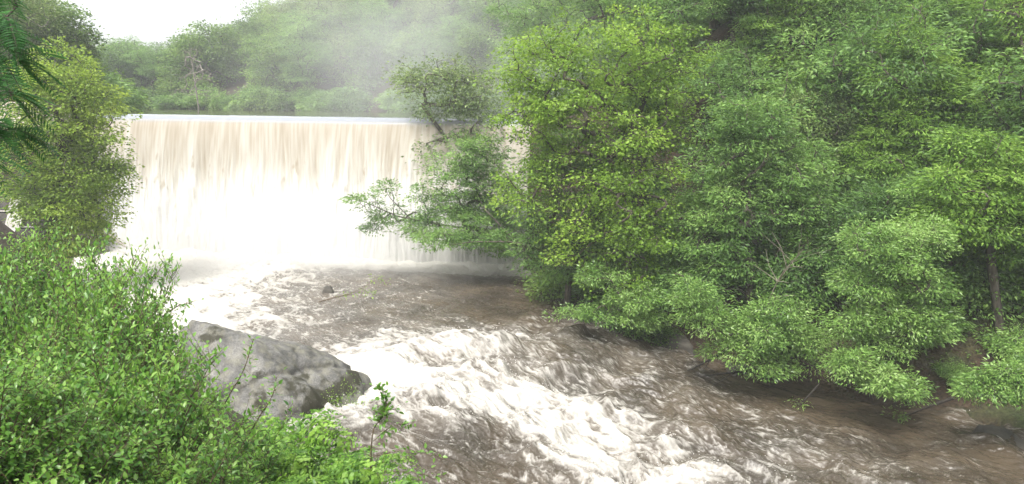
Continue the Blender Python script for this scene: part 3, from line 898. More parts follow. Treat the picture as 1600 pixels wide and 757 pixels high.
def k_far(u_, v_):
    if u_ < 420: return ['a', 'b', 'f', 'a', 'e', 'b', 'f', 'd'][rng.integers(8)]
    return ['c', 'd', 'b', 'c', 'e', 'a'][rng.integers(6)]
def keep_far(x, y):
    if res_in(x, y) or y < 62: return False
    d = res_d(x, y)
    if d < 1.0: return False
    if x < -20 and d > 40: return False
    return not (x > 3 and y < 75)
c1 = wood(-95, 40, 62, 142, 5.4, k_far, keep_far, "in the hazy wood on the hillside beyond the weir", "trees in the wood beyond the weir", 'hillside_tree', .75, 1.25)
c2 = wood(-62, -30, 44, 96, 5.0, ['a', 'b', 'f', 'd'], lambda x, y: (not res_in(x, y)) and res_d(x, y) > 1 and x < -31 and (y > 62 or x < -36),
          "on the left shore behind the yellow-green tree", "trees on the left shore above the weir", 'shore_tree', .7, 1.05)
def keep_right(x, y):
    if riv_in(x, y) or res_in(x, y): return False
    d = dist_r(x, y)
    if y < 62 and d < (6.2 if x > 9.5 else 9.0): return False
    u_, v_, d_ = to_px((x, y, ground_z(x, y)))
    return x > 1 and v_ > -130
c3 = wood(1, 75, 20, 92, 3.4, ['d', 'e', 'd', 'f', 'e', 'f'], keep_right, "among the trees that cover the steep right bank", "trees covering the steep right bank", 'bank_tree', .75, 1.2)
for k_, x_, y_, s_ in (('e', 15.6, 38.0, .8), ('d', 18.0, 37.8, .75), ('f', 13.2, 38.8, .75), ('e', 20.2, 37.0, .8), ('d', 10.9, 39.6, .7), ('e', 14.5, 41.0, .9), ('f', 17.2, 40.6, .85), ('d', 12.0, 42.0, .85)):
    plant(k_, (x_, y_, ground_z(x_, y_) - .15), rng.uniform(0, 6.28), s_, f"{LBL[k_]} among the trees that cover the steep right bank", "trees covering the steep right bank", 'bank_tree')

# bare pale tree on the far shore
def bare_tree(name, label, base, top, n_t, seed, mat, trunk_r, group=None, cat='tree'):
    rg = np.random.default_rng(seed)
    root = thing(name, label, cat, base, group)
    T = []
    h = np.linalg.norm(np.asarray(top) - base)
    v = np.asarray(top) - base
    for k in range(n_t):
        t = rg.uniform(.12, 1); a = rg.uniform(0, 6.28); r_ = h * .5 * (1 - .75 * t) * rg.uniform(.5, 1)
        T.append(v * t + np.array([math.cos(a) * r_, math.sin(a) * r_, h * .12]))
    w, d, _ = grow(rg, [np.zeros(3) - [0, 0, .3], v * .33, v * .66, v * .95], np.array(T), trunk_r * .22, trunk_r, up=.2)
    w += twiglets(rg, np.array(T), d, h * .09, 3, trunk_r * .14)
    link('trunk', mesh_np('trunk', *tubes(w), smooth=True), M[mat], root)
b_ = at(312, 183, 95); b_[2] = 8.2
bare_tree('bare_tree', "bare pale leafless tree at the water's edge beyond the weir", b_, b_ + np.array([-.6, 0, 6.8]), 110, 51, 'grey_bark', .085)

# undergrowth on the right bank: shrubs one can count, and the low cover between them
bl = [(0, 0, .75, .7, .7, .5), (.6, .1, .55, .5, .5, .4), (-.5, .3, .6, .55, .55, .4), (.1, -.6, .5, .5, .5, .4)]
bushes = [make_tree('bank_bush', 'bush', 'bush', (0, 0, 0), bl, k_, 46, 500 + i_, per=p_, size=z_, spread=.75, trunk_r=.03, tip_r=.006)
          for i_, (k_, p_, z_) in enumerate((('acacia', 1, .9), ('willow', 1, .9), ('oak', .9, .5)))]
LB = ["low feathery bush", "low pale leafy bush", "low dark bush"]
first = [True] * 3
nb_ = 0
for k in range(900):
    x_, y_ = rng.uniform(0, 40), rng.uniform(22, 56)
    if riv_in(x_, y_) or nb_ > 270: continue
    d = dist_r(x_, y_)
    if d > 22 or d < .25 or (y_ > 40 and x_ < 1.5): continue
    u_, v_, _ = to_px((x_, y_, ground_z(x_, y_)))
    if u_ > 1950 or v_ < -30: continue
    if d < 2.2 and rng.random() < .55: continue
    i_ = rng.integers(3); s_ = rng.uniform(.6, 1.35)
    lb, gp = LB[i_] + " growing under the trees on the right bank", "bushes under the trees on the right bank"
    loc = (x_, y_, ground_z(x_, y_) - .1)
    if first[i_]:
        first[i_] = False
        o = bushes[i_]; o.location = loc; o.scale = (s_,) * 3; o['label'] = lb; o['group'] = gp
    else:
        dup(bushes[i_], loc, rng.uniform(0, 6.28), s_, lb, gp)
    nb_ += 1
for k in range(120):
    t_ = rng.uniform(4, 10.6); i_ = int(t_); q_ = RESERVOIR[i_] + (RESERVOIR[(i_ + 1) % 12] - RESERVOIR[i_]) * (t_ - i_)
    q_ = q_ + rng.normal(0, .5, 2); k_ = rng.integers(3); s_ = rng.uniform(1.4, 2.8)
    u_, v_, _ = to_px((q_[0], q_[1], 9))
    if u_ < 120 or u_ > 800: continue
    dup(bushes[k_], (q_[0], q_[1], max(8.3, ground_z(*q_)) - .2), rng.uniform(0, 6.28), s_, LB[k_] + " on the far shore right above the weir's crest line", "bushes on the far shore beyond the weir", 'shore_bush')
n_ = 90000
x_ = rng.uniform(-2, 60, n_); y_ = rng.uniform(18, 70, n_)
ok = ~inside(x_, y_, RIVER_POLY) & ~inside(x_, y_, RESERVOIR) & (seg_dist(x_, y_, RIGHT) > .3) & (fbm(x_ * .35, y_ * .35, 61, 3) > -.25)
x_, y_ = x_[ok], y_[ok]
P = np.stack([x_, y_, terrain(x_, y_) + rng.uniform(0, .35, len(x_))], 1)
V, Q = leaves(P, np.stack([rng.normal(0, 1, len(x_)), rng.normal(0, 1, len(x_)) - .4, rng.uniform(-.2, .9, len(x_))], 1), np.array([0, -.3, 1]) + rng.normal(0, .4, P.shape), rng.uniform(.08, .2, len(x_)), .06)
o = link('ground_cover', mesh_np('ground_cover', V, Q), M['oak']); o['kind'] = 'stuff'
tag(o, "low green ground cover on the steep right bank", "undergrowth", kind='stuff')

# dead branches caught along the right waterline
def branch(name, label, pts, r0, seed, mat='wet_wood', group=None, twigs=5, leaf=None, nleaf=0, cat='branch', ll=.12, lw=.25):
    rg = np.random.default_rng(seed)
    pts = [np.asarray(p, float) for p in pts]; o_ = pts[0]
    P = catmull([p - o_ for p in pts], 5); r = np.linspace(r0, r0 * .25, len(P))
    ps = [(P, r)]
    ends = [P[-1]]; ed = [unit(P[-1] - P[-3])]
    for k in range(twigs):
        i = int(len(P) * rg.uniform(.3, .95)); i = min(i, len(P) - 2)
        d = unit(unit(P[i + 1] - P[i]) + rg.normal(0, .55, 3) + [0, 0, .15]); ln = rg.uniform(.25, .6) * np.linalg.norm(P[-1]) * .6
        a = P[i]; b2 = a + d * ln * .55 + rg.normal(0, .04 * ln, 3); c2_ = a + d * ln + rg.normal(0, .08 * ln, 3)
        ps.append((np.array([a, b2, c2_]), np.array([r[i] * .6, r[i] * .4, r[i] * .2])))
        ends.append(c2_); ed.append(d)
    root = thing(name, label, cat, o_, group)
    link('stem', mesh_np('stem', *tubes(ps), smooth=True), M[mat], root)
    if leaf:
        T = np.array(ends); dd = np.array(ed)
        V, Q, _ = foliage(rg, T, dd, nleaf, leaf, ll, .17, .6, lw, droop=.15)
        link('leaves', mesh_np('leaves', V, Q), M[leaf], root)
    return root
wz = lambda px, py, z=-1.0, dz=0: on_level(px, py, z) + np.array([0, 0, dz])
branch('fallen_branch', "dark broken branch slanting into the rapids from the waterside shrub below the alder", [on_level(985, 475, .6), on_level(960, 500, .1), on_level(925, 520, -.1)], .05, 1)
branch('fallen_branch', "dark forked dead branch dipping into the rapids, left of the pale clumped shrub", [on_level(1150, 540, 0), on_level(1110, 562, -.4), on_level(1075, 580, -.75)], .07, 2, twigs=7)
branch('fallen_branch', "long dark drowned branch along the waterline under the pale clumped shrub", [on_level(1280, 570, -.3), on_level(1210, 578, -.7), on_level(1150, 582, -.7), on_level(1085, 590, -.9)], .08, 3, twigs=8)
branch('fallen_branch', "dark stick poking up from the dark water with a tuft of green on it", [on_level(1280, 600, -.5), on_level(1262, 620, -.95), on_level(1248, 634, -1.35)], .04, 4, twigs=2, leaf='willow', nleaf=26)
branch('fallen_branch', "black branch reaching out over the dark water with two green sprigs hanging from it", [on_level(1490, 622, -.7), on_level(1450, 636, -1.0), on_level(1412, 652, -1.35)], .06, 5, twigs=3, leaf='willow', nleaf=34)
branch('drift_branch', "leafy broken twig stranded in the middle of the pool beside a small dark stone", [on_level(490, 474, -.1), on_level(520, 466, .25), on_level(550, 458, .4), on_level(584, 440, .8)], .03, 6, mat='twig', twigs=10, leaf='alder', nleaf=9, ll=.13, lw=.5)
branch('bare_branch', "pale tangle of bare twigs fanning up between the pale clumped shrubs", [on_level(1190, 505, 1.0), on_level(1215, 440, 3.0), on_level(1255, 390, 4.6)], .045, 7, mat='dead_wood', twigs=16)
branch('bare_branch', "dead pale stem standing bare at the upper right corner", [at(1540, 165, 38.5), at(1541, 120, 38.5), at(1540, 85, 38.5)], .07, 8, mat='dead_wood', twigs=1)

# stones
def rock(name, label, c, planes, mat, seed, nsub=5, noise=.05, p_=14, cat='rock', freq=1.0, grooves=()):
    import bmesh
    bm = bmesh.new(); bmesh.ops.create_icosphere(bm, subdivisions=nsub, radius=1.0)
    d = np.array([v.co for v in bm.verts]); F = np.array([[v.index for v in f.verts] for f in bm.faces]); bm.free()
    acc = 0
    for nx, ny, nz, dist in planes:
        nn = unit(np.array([nx, ny, nz], float))
        acc = acc + np.maximum(0, d @ nn / dist) ** p_
    r = acc ** (-1 / p_)
    P = d * r[:, None]
    k = (fbm(P[:, 0] * freq + P[:, 2] * .7, P[:, 1] * freq - P[:, 2] * .5, seed, 5, .55) * .75 + (ridged(P[:, 0] * .5 * freq + P[:, 2] * .4, P[:, 1] * .9 * freq, seed + 5, 2) - .6) * .35)
    P = P + d * (k * noise * r * 2)[:, None]
    for (gx, gy, gz, off_, wd, dp) in grooves:
        g_ = P @ unit(np.array([gx, gy, gz], float)) - off_ + .18 * fbm(P[:, 0] * 1.1, P[:, 2] * 1.1 + P[:, 1], seed + 9, 3)
        P = P - d * (dp * np.exp(-(g_ / wd) ** 2))[:, None]
    me = mesh_np(name, P, None, F, smooth=True)
    o = link(name, me, mat, None, c)
    return tag(o, label, cat)
m, n, l, b = new_mat("lichened_granite")
tc = n.new("ShaderNodeTexCoord")
n1 = n.new("ShaderNodeTexNoise"); n1.inputs['Scale'].default_value = 1.1; n1.inputs['Detail'].default_value = 8; n1.inputs['Roughness'].default_value = .68
n2 = n.new("ShaderNodeTexNoise"); n2.inputs['Scale'].default_value = 26; n2.inputs['Detail'].default_value = 4
n3 = n.new("ShaderNodeTexNoise"); n3.inputs['Scale'].default_value = .62; n3.inputs['Detail'].default_value = 7; n3.inputs['Roughness'].default_value = .6
n4 = n.new("ShaderNodeTexNoise"); n4.inputs['Scale'].default_value = 3.5; n4.inputs['Detail'].default_value = 6
for q in (n1, n2, n3, n4): l.new(tc.outputs['Object'], q.inputs['Vector'])
r1 = ramp(n, [(.32, (.035, .033, .029)), (.48, (.105, .102, .094)), (.68, (.22, .215, .2))])
r2 = ramp(n, [(.3, (.55, .55, .55)), (.7, (1.25, 1.25, 1.25))])
r3 = ramp(n, [(.57, (0, 0, 0)), (.62, (1, 1, 1))])      # dark moss patches
r4 = ramp(n, [(.46, (0, 0, 0)), (.62, (1, 1, 1))])      # yellowish lichen
l.new(n1.outputs[0], r1.inputs[0]); l.new(n2.outputs[0], r2.inputs[0]); l.new(n3.outputs[0], r3.inputs[0]); l.new(n4.outputs[0], r4.inputs[0])
ma = n.new("ShaderNodeMix"); ma.data_type = 'RGBA'; ma.blend_type = 'MULTIPLY'; ma.inputs[0].default_value = 1; l.new(r1.outputs[0], ma.inputs[6]); l.new(r2.outputs[0], ma.inputs[7])
mb = n.new("ShaderNodeMix"); mb.data_type = 'RGBA'; mlt = n.new("ShaderNodeMath"); mlt.operation = 'MULTIPLY'; mlt.inputs[1].default_value = .4
l.new(r4.outputs[0], mlt.inputs[0]); l.new(mlt.outputs[0], mb.inputs[0]); l.new(ma.outputs[2], mb.inputs[6]); mb.inputs[7].default_value = (.2, .19, .13, 1)
mc = n.new("ShaderNodeMix"); mc.data_type = 'RGBA'; l.new(r3.outputs[0], mc.inputs[0]); l.new(mb.outputs[2], mc.inputs[6]); mc.inputs[7].default_value = (.026, .024, .011, 1)
l.new(mc.outputs[2], b.inputs['Base Color']); b.inputs['Roughness'].default_value = .75
bp = n.new("ShaderNodeBump"); bp.inputs['Distance'].default_value = .12; bp.inputs['Strength'].default_value = .9
l.new(n1.outputs[0], bp.inputs['Height'])
bp2 = n.new("ShaderNodeBump"); bp2.inputs['Distance'].default_value = .02; l.new(n2.outputs[0], bp2.inputs['Height']); l.new(bp.outputs[0], bp2.inputs['Normal'])
l.new(bp2.outputs[0], b.inputs['Normal'])
M['granite'] = m
rock('boulder', "big grey lichen-covered boulder with dark moss patches at the river's left edge", (-7.7, 22.8, -.05),
     [(.40, -.16, .9, 1.72), (-.2, -.75, .62, 1.95), (-1, -.1, .25, 2.9), (.8, -.35, .48, 2.6), (.1, 1, .3, 1.7), (.2, .45, .85, 1.8), (0, 0, -1, 2.2), (.5, -.85, .1, 2.6), (1, .3, 0, 3.4)], M['granite'], 5, 6, .12, p_=12, freq=.8, grooves=((.45, -.5, -.75, .15, .13, .17), (.8, .1, .6, 1.7, .05, .07), (-.7, .2, .7, 1.9, .05, .07), (.2, -.6, .77, 1.15, .05, .06)))
rock('stone', "dark brown stone wedged against the left end of the big boulder", (-11.3, 23.6, -.1),
     [(.2, -.3, .9, .75), (-1, 0, .2, .6), (1, .2, .3, .7), (0, -1, .2, .6), (0, 1, 0, .6), (0, 0, -1, 1)], M['dark_stone'], 8, 4, .06)
c = on_level(512, 455, .1)
rock('stone', "small dark stone breaking the surface in the middle of the pool", (c[0], c[1], .1),
     [(.1, -.3, .9, .17), (-1, 0, .3, .22), (1, .2, .3, .26), (0, -1, .2, .2), (0, 1, 0, .2), (0, 0, -1, .3)], M['dark_stone'], 9, 3, .06)
rock('stone', "wet brown rock under the shrubs where the rapids begin on the right", (4.9, 32.2, .1),
     [(.1, -.3, .9, .6), (-1, 0, .3, .8), (1, .2, .3, .8), (0, -1, .2, .6), (0, 1, 0, .6), (0, 0, -1, 1)], M['dark_stone'], 10, 4, .08)
c = on_level(1555, 690, -1.3)
rock('stone', "wet stone splitting the white water at the lower right edge", (c[0] + .4, c[1] + .5, -1.72),
     [(.1, -.3, .9, .35), (-1, 0, .3, .5), (1, .2, .3, .9), (0, -1, .2, .6), (0, 1, 0, .6), (0, 0, -1, 1)], M['dark_stone'], 12, 4, .08)

src = bpy.data.objects['stone.002']
for k in range(16):
    t_ = rng.uniform(20, 68); i_ = int(t_); q_ = RIGHT[i_] + (RIGHT[i_ + 1] - RIGHT[i_]) * (t_ - i_)
    if q_[0] > 19: continue
    o = src.copy(); sc.collection.objects.link(o); s_ = rng.uniform(.25, .75)
    o.location = (q_[0] + rng.normal(.2, .3), q_[1] + rng.normal(.2, .3), level(flow_coords(np.array([q_[0]]), np.array([q_[1]]))[0])[0] + .02); o.scale = (s_ * rng.uniform(.8, 1.4), s_, s_ * .7); o.rotation_euler = (0, 0, rng.uniform(0, 6.28))
    o['label'] = "wet dark stone at the foot of the right bank under the shrubs"; o['group'] = "stones along the foot of the right bank"
# abutment and fish ladder at the weir's left end
rz_w = math.atan2(WDIR[1], WDIR[0])
ca = WEIR_A - WDIR * 3.0
v_, f_ = box_np((ca[0], ca[1], 3.6), (5.6, 2.2, 11), rz_w)
tag(link('abutment', mesh_np('abutment', v_, f_), M['concrete']), "beige concrete abutment at the left end of the weir, behind the yellow-green tree", "wall")
fl = thing('fish_ladder', "dark stepped fish ladder with small white spills of water, left of the weir", 'fish ladder', (-29.0, 43.2, -1))
m, n, l, b = new_mat("white_spill"); b.inputs['Base Color'].default_value = (.4, .38, .35, 1); b.inputs['Roughness'].default_value = .6
for k, (dz, dy) in enumerate(((4.55, .9), (3.75, .2), (2.95, -.5))):
    v_, f_ = box_np((-.3 + .25 * k, dy, dz / 2), (4.4 - .5 * k, .5, dz))
    link('step_wall', mesh_np('step_wall', v_, f_), M['dark_stone'], fl)
    uu_, vv_ = np.meshgrid(np.linspace(0, 1, 24), np.linspace(0, 1, 12))
    X_ = -.15 + k * .2 + uu_ * (.6 + .3 * (k == 1)); yo = dy + .26 - vv_ ** .5 * .95 * np.where(vv_ < .3, 1, 1)
    Zs = dz + .06 - np.maximum(vv_ - .25, 0) * 1.05 + .03 * pn(uu_ * 9, vv_ * 2, 5 + k)
    yo = yo + .04 * pn(uu_ * 7, vv_ * 1.5, 15 + k)
    link('spill', mesh_np('spill', np.stack([X_.ravel(), yo.ravel(), Zs.ravel()], 1), grid_quads(12, 24), smooth=True), m, fl)
    v_, f_ = box_np((-.3 + .25 * k, dy - .33, dz - .72), (4.2 - .5 * k, .3, .06))
    if k < 2: link('basin_water', mesh_np('basin_water', v_, f_), m, fl)
p0, p1 = at(158, 358, 43.6), at(188, 380, 43.2)
branch('log', "grey log lying aslant in the white foam at the weir's left foot", [p0 + (p0 - p1) * .5, p0, p1, p1 + (p1 - p0) * .25], .17, 9, mat='dead_wood', twigs=1, cat='log')

# ------------------------------------------------------------------ left bank, close by
def shrub_proto(name, label, cat, seed, h, spread, n_stem, mat, leaf_l, wr=.55, bark='twig', tw=14, gap=.05, tall=None, stem_r=.012, fold=.12):
    rg = np.random.default_rng(seed)
    root = thing(name, label, cat)
    ps, P, D, Nn, L, TN = [], [], [], [], [], []
    for k in range(n_stem):
        a = rg.uniform(0, 6.283); q = spread * rg.uniform(.25, 1) ** .7
        hh = h * rg.uniform(.6, 1.0) * (1 - .3 * q / spread) * (1.22 if k % 6 == 0 else 1)
        e = np.array([math.cos(a) * q, math.sin(a) * q, hh])
        b0 = np.array([math.cos(a), math.sin(a), 0]) * rg.uniform(0, .18) * spread
        c = b0 * .4 + np.array([e[0] * .3, e[1] * .3, hh * .62])
        t = np.linspace(0, 1, 9)[:, None]
        st = (1 - t) ** 2 * b0 + 2 * t * (1 - t) * c + t * t * e + rg.normal(0, .015, (9, 3)) * t
        st[0, 2] -= .25
        ps.append((st, np.linspace(stem_r, stem_r * .25, 9)))
        segs = [(st[5:], .5)]
        for j in range(tw):
            u_ = rg.uniform(.22, .98); i = min(int(u_ * 8), 7); p0 = st[i] + (st[i + 1] - st[i]) * (u_ * 8 - i)
            az = rg.uniform(0, 6.283); ln = h * rg.uniform(.12, .3) * (1.15 - .6 * u_)
            d = unit(unit(st[i + 1] - st[i]) * .7 + np.array([math.cos(az), math.sin(az), .25]))
            m1 = p0 + d * ln * .5; m2 = p0 + d * ln + np.array([0, 0, ln * rg.uniform(-.12, .25)])
            tp = np.array([p0, m1, m2]); ps.append((tp, np.array([.35, .25, .12]) * stem_r))
            segs.append((np.array([p0, (p0 + m1) / 2, m1, (m1 + m2) / 2, m2]), .12))
        for sg_, start in segs:
            ln = np.linalg.norm(np.diff(sg_, axis=0), axis=1).sum()
            tone = rg.normal(0, .2); nl = max(3, int(ln / gap)); us = np.linspace(start, 1, nl) * (len(sg_) - 1)
            for q_, w_ in enumerate(us):
                i = min(int(w_), len(sg_) - 2); p = sg_[i] + (sg_[i + 1] - sg_[i]) * (w_ - i); ax = unit(sg_[i + 1] - sg_[i])
                aa, bb = frame_for(ax[None]); an = q_ * 2.4 + rg.uniform(-.4, .4)
                side = aa[0] * math.cos(an) + bb[0] * math.sin(an)
                last = q_ == nl - 1
                d = unit(ax * (1.5 if last else .55) + side + rg.normal(0, .15, 3) + np.array([0, 0, .12]))
                P.append(p); D.append(d); Nn.append(np.array([0, 0, 1.0]) + ax * .3 + rg.normal(0, .35, 3)); L.append(leaf_l * rg.uniform(.5, 1.25) * (.75 if last else 1)); TN.append(tone + .15 * (q_ > nl - 4))
    link('stem', mesh_np('stem', *tubes(ps, 5), smooth=True), M[bark], root)
    L = np.array(L)
    V, Q, T = blades(np.array(P), np.array(D), np.array(Nn), L, L * wr, fold=fold)
    link('leaves', mesh_np('leaves', V, Q, T, smooth=False, attrs={'tone': np.repeat(TN, 8)}), M[mat], root)
    return root

def top_to(o_list, idx, px, py, Y, h, rz, s_, label, group, name=None):
    """plant a copy whose top is seen near a pixel, its foot on or just in the bank"""
    p = at(px, py, Y)
    g_ = ground_z(p[0], p[1])
    sz = max(.45, (p[2] - g_ + .12) / h)
    src, first_ = o_list[idx]
    s_ = s_ * float(np.clip(sz, .5, 1.5)); loc = (p[0], p[1], g_ - .1); sw_ = min(s_, .95); sc3 = (sw_, sw_, min(sz, s_ * 1.35))
    if not first_:
        o_list[idx] = (src, True)
        src.location = loc; src.rotation_euler = (0, 0, rz); src.scale = sc3; src['label'] = label; src['group'] = group
        return src
    return dup(src, loc, rz, sc3, label, group, name)

GS = "leafy shrubs on the near left bank"
shr = [(shrub_proto('leafy_shrub', 'shrub', 'shrub', 601, 2.0, 1.15, 26, 'shrub', .07, tw=24, gap=.04), False),
       (shrub_proto('leafy_shrub', 'shrub', 'shrub', 602, 1.8, 1.0, 24, 'shrub', .066, wr=.6, tw=24, gap=.04), False),
       (shrub_proto('leafy_shrub', 'shrub', 'shrub', 603, 2.1, 1.0, 22, 'shrub', .078, wr=.48, tw=24, gap=.044), False)]
rs = np.random.default_rng(9)
SH = [  # px, py of the top, distance, label
 (15, 372, 11.5, "leafy shrub highest up at the left edge, just below the fish ladder"),
 (75, 385, 11.5, "bright shrub in front of the yellow-green tree's trunk"),
 (130, 405, 11.2, "leafy shrub whose top meets the foot of the yellow-green tree"),
 (185, 425, 10.8, "leafy shrub at the corner where the green bank meets the white foam"),
 (205, 478, 10.4, "shrub with thin leafy shoots standing out against the white foam"),
 (40, 420, 9.0, "bushy shrub at the left edge under the highest shrub"),
 (120, 455, 8.8, "bushy shrub in the upper middle of the left bank"),
 (200, 490, 8.6, "round bushy shrub in the middle of the left bank"),
 (220, 580, 8.4, "leafy shrub just left of the boulder, with dark shoots showing"),
 (285, 655, 8.3, "leafy shrub covering the lower left of the boulder"),
 (20, 510, 7.0, "dense shrub at the left edge halfway down the bank"),
 (110, 540, 6.9, "dense shrub in the left of the bank below the bushy ones"),
 (200, 570, 6.8, "dense shrub in the lower middle of the left bank"),
 (255, 660, 6.8, "dense shrub beside the bright ferns"),
 (345, 700, 7.3, "low leafy shrub between the boulder and the bright ferns"),
 (50, 630, 5.2, "large-leaved near shrub at the lower left edge"),
 (150, 650, 5.2, "large-leaved near shrub at the bottom of the picture, left of the ferns"),
 (250, 690, 5.3, "near shrub at the bottom of the picture next to the ferns"),
 (-40, 600, 5.0, "near shrub running out of the picture at the lower left corner"),
 (-40, 400, 10.0, "shrub running out of the picture at the left edge"),
 (330, 735, 5.9, "low shrub at the bottom of the picture under the ferns"),
]
for k, (px, py, Y_, lab) in enumerate(SH):
    top_to(shr, k % 3, px, py, Y_, 1.65, rs.uniform(0, 6.28), rs.uniform(.85, 1.1), lab, GS)

# bracken
def fern_proto(seed, n_fr, ln):
    rg = np.random.default_rng(seed)
    root = thing('fern', 'fern', 'fern')
    ps, P, D, Nn, L, W, TN = [], [], [], [], [], [], []
    for k in range(n_fr):
        tone = rg.uniform(-.4, .35); a = 6.283 * k / n_fr + rg.uniform(-.3, .3); l_ = ln * rg.uniform(.7, 1.1); el = rg.uniform(.8, 1.35)
        t = np.linspace(0, 1, 12)
        rr_ = l_ * (t * math.cos(el) + .28 * t ** 2); zz = l_ * (t * math.sin(el) - .42 * t ** 2.4)
        ax = np.stack([rr_ * math.cos(a), rr_ * math.sin(a), zz], 1)
        ps.append((ax, np.linspace(.006, .0015, 12)))
        side = np.array([-math.sin(a), math.cos(a), 0])
        for u_ in np.linspace(.2, .99, 11):
            i = min(int(u_ * 11), 10); p = ax[i] + (ax[i + 1] - ax[i]) * (u_ * 11 - i); tg = unit(ax[i + 1] - ax[i]); up_ = unit(np.cross(tg, side)); up_ = up_ * np.sign(up_[2] + 1e-6)
            pl = l_ * .34 * math.sin(math.pi * (.12 + .86 * (1 - u_))) ** .8 * rg.uniform(.85, 1.1)
            for sd in (-1, 1):
                d = unit(side * sd + tg * (.45 + rg.uniform(-.25, .35)) - up_ * (.12 + rg.uniform(-.2, .2)))
                q = np.linspace(.1, 1, 7) + rg.uniform(-.05, .05, 7)
                pl_ = pl; pl = pl * rg.uniform(.75, 1.2)
                pts = p + d * pl * q[:, None] - up_ * (pl * .22 * q ** 2)[:, None]
                w_ = pl * .27 * np.maximum(1.08 - q, .05)
                lit = np.repeat(rg.normal(0, .3, 3)[None], 7, 0)
                for ss in (-1, 1):
                    P.append(pts); D.append(np.repeat(unit(np.cross(up_, d) * ss + d * 1.0)[None], 7, 0) + rg.normal(0, .22, (7, 3))); Nn.append(up_ + lit + rg.normal(0, .3, (7, 3))); TN.append(np.full(28, tone + rg.normal(0, .12))); L.append((w_ + .008) * rg.uniform(.7, 1.35, 7)); W.append(pl * .13 * rg.uniform(.7, 1.3, 7))
                pl = pl_
    link('stem', mesh_np('stem', *tubes(ps, 4), smooth=True), M['fern'], root)
    V, Q = leaves(np.vstack(P), np.vstack(D), np.vstack(Nn), np.concatenate(L), np.concatenate(W), fold=.05, droop=.15, shape=.5)
    link('fronds', mesh_np('fronds', V, Q, attrs={'tone': np.concatenate(TN)}), M['fern'], root)
    return root
ferns = [[fern_proto(701, 9, 1.0), False], [fern_proto(702, 7, .9), False]]
GF = "bright ferns on the near bank"
FE = [(450, 655, 8.8), (395, 665, 8.2), (510, 668, 8.9), (560, 690, 8.8), (430, 705, 7.6), (495, 712, 7.7), (550, 735, 7.8), (600, 740, 8.2), (455, 750, 6.9), (380, 715, 7.0)]
for k, (px, py, Y_) in enumerate(FE):
    p = at(px, py, Y_); g_ = ground_z(p[0], p[1]); e = ferns[k % 2]
    loc = (p[0], p[1], max(g_ - .05, p[2] - .75)); s_ = rs.uniform(.8, 1.15)
    lab = "bright yellow-green fern in the clump between the boulder and the bottom of the picture"
    if not e[1]:
        e[1] = True; o = e[0]; o.location = loc; o.rotation_euler = (0, 0, rs.uniform(0, 6)); o.scale = (s_,) * 3; o['label'] = lab; o['group'] = GF
    else: dup(e[0], loc, rs.uniform(0, 6.28), s_, lab, GF)

# saplings: thin dark stems with few leaves
def sapling(label, pts, subs, seed, r0=.012, mat='shrub', leaf_l=.06, gap=.05, name='sapling', bark='twig', start=.25, wr=.6):
    rg = np.random.default_rng(seed)
    o_ = np.asarray(pts[0], float)
    root = thing(name, label, 'sapling', o_)
    main = catmull([np.asarray(p) - o_ for p in pts], 6)
    lines = [(main, r0, start)] + [(catmull([np.asarray(p) - o_ for p in s_], 6), r0 * .5, .15) for s_ in subs]
    ps, P, D, Nn, L = [], [], [], [], []
    for c_, r_, st_ in lines:
        ps.append((c_, np.linspace(r_, r_ * .3, len(c_))))
        ln = np.linalg.norm(np.diff(c_, axis=0), axis=1).sum()
        for w_ in np.linspace(st_, 1, max(4, int(ln / gap))) * (len(c_) - 1):
            for rep in range(2):
                i = min(int(w_), len(c_) - 2); p = c_[i] + (c_[i + 1] - c_[i]) * (w_ - i); ax = unit(c_[i + 1] - c_[i])
                side = unit(rg.normal(0, 1, 3)); tw_ = rg.uniform(0, .12) * (rep + .3)
                p2 = p + side * tw_
                ps.append((np.array([p, (p + p2) / 2, p2]), np.array([.0025, .002, .0012])))
                P.append(p2); D.append(unit(side + ax * .5)); Nn.append(np.array([0, 0, 1.0]) + rg.normal(0, .4, 3)); L.append(leaf_l * rg.uniform(.6, 1.15))
    link('stem', mesh_np('stem', *tubes(ps, 5), smooth=True), M[bark], root)
    L = np.array(L); V, Q, T = blades(np.array(P), np.array(D), np.array(Nn), L, L * wr)
    link('leaves', mesh_np('leaves', V, Q, T), M[mat], root)
    return root
Y_ = 8.6
q0 = at(575, 745, Y_); q0[2] = ground_z(q0[0], q0[1]) - .05
sapling("thin sapling standing alone against the white rapids, right of the ferns", [q0, at(580, 702, Y_), at(595, 655, Y_), at(604, 630, Y_), at(590, 604, Y_)],
        [[at(583, 690, Y_), at(610, 668, Y_), at(648, 660, Y_)], [at(600, 640, Y_), at(622, 640, Y_ + .1)], [at(580, 715, Y_), at(630, 705, Y_), at(685, 715, Y_ - .1)], [at(575, 735, Y_), at(630, 738, Y_), at(690, 745, Y_)],
         [at(600, 650, Y_), at(580, 640, Y_ - .2)]], 801, leaf_l=.07, gap=.036, start=.42)
def shoot(label, pts, seed, Y_, **kw):
    q = at(*pts[0], Y_); q[2] = min(q[2], ground_z(q[0], q[1]) + .02)
    p0_, p1_ = at(*pts[0], Y_), at(*pts[1], Y_)
    lean = (p1_ - p0_); hgt = max(p0_[2] - q[2], 0)
    q = np.array([p0_[0] - lean[0] / max(lean[2], .05) * hgt * .8, p0_[1] + .1, q[2] - .05])
    sapling(label, [q, p0_] + [at(*p, Y_) for p in pts[1:]], [], seed, **kw)
shoot("tall thin dark shoot rising in front of the boulder's left half", [(335, 690), (352, 630), (380, 580), (396, 530)], 802, 7.6, start=.25, gap=.075)
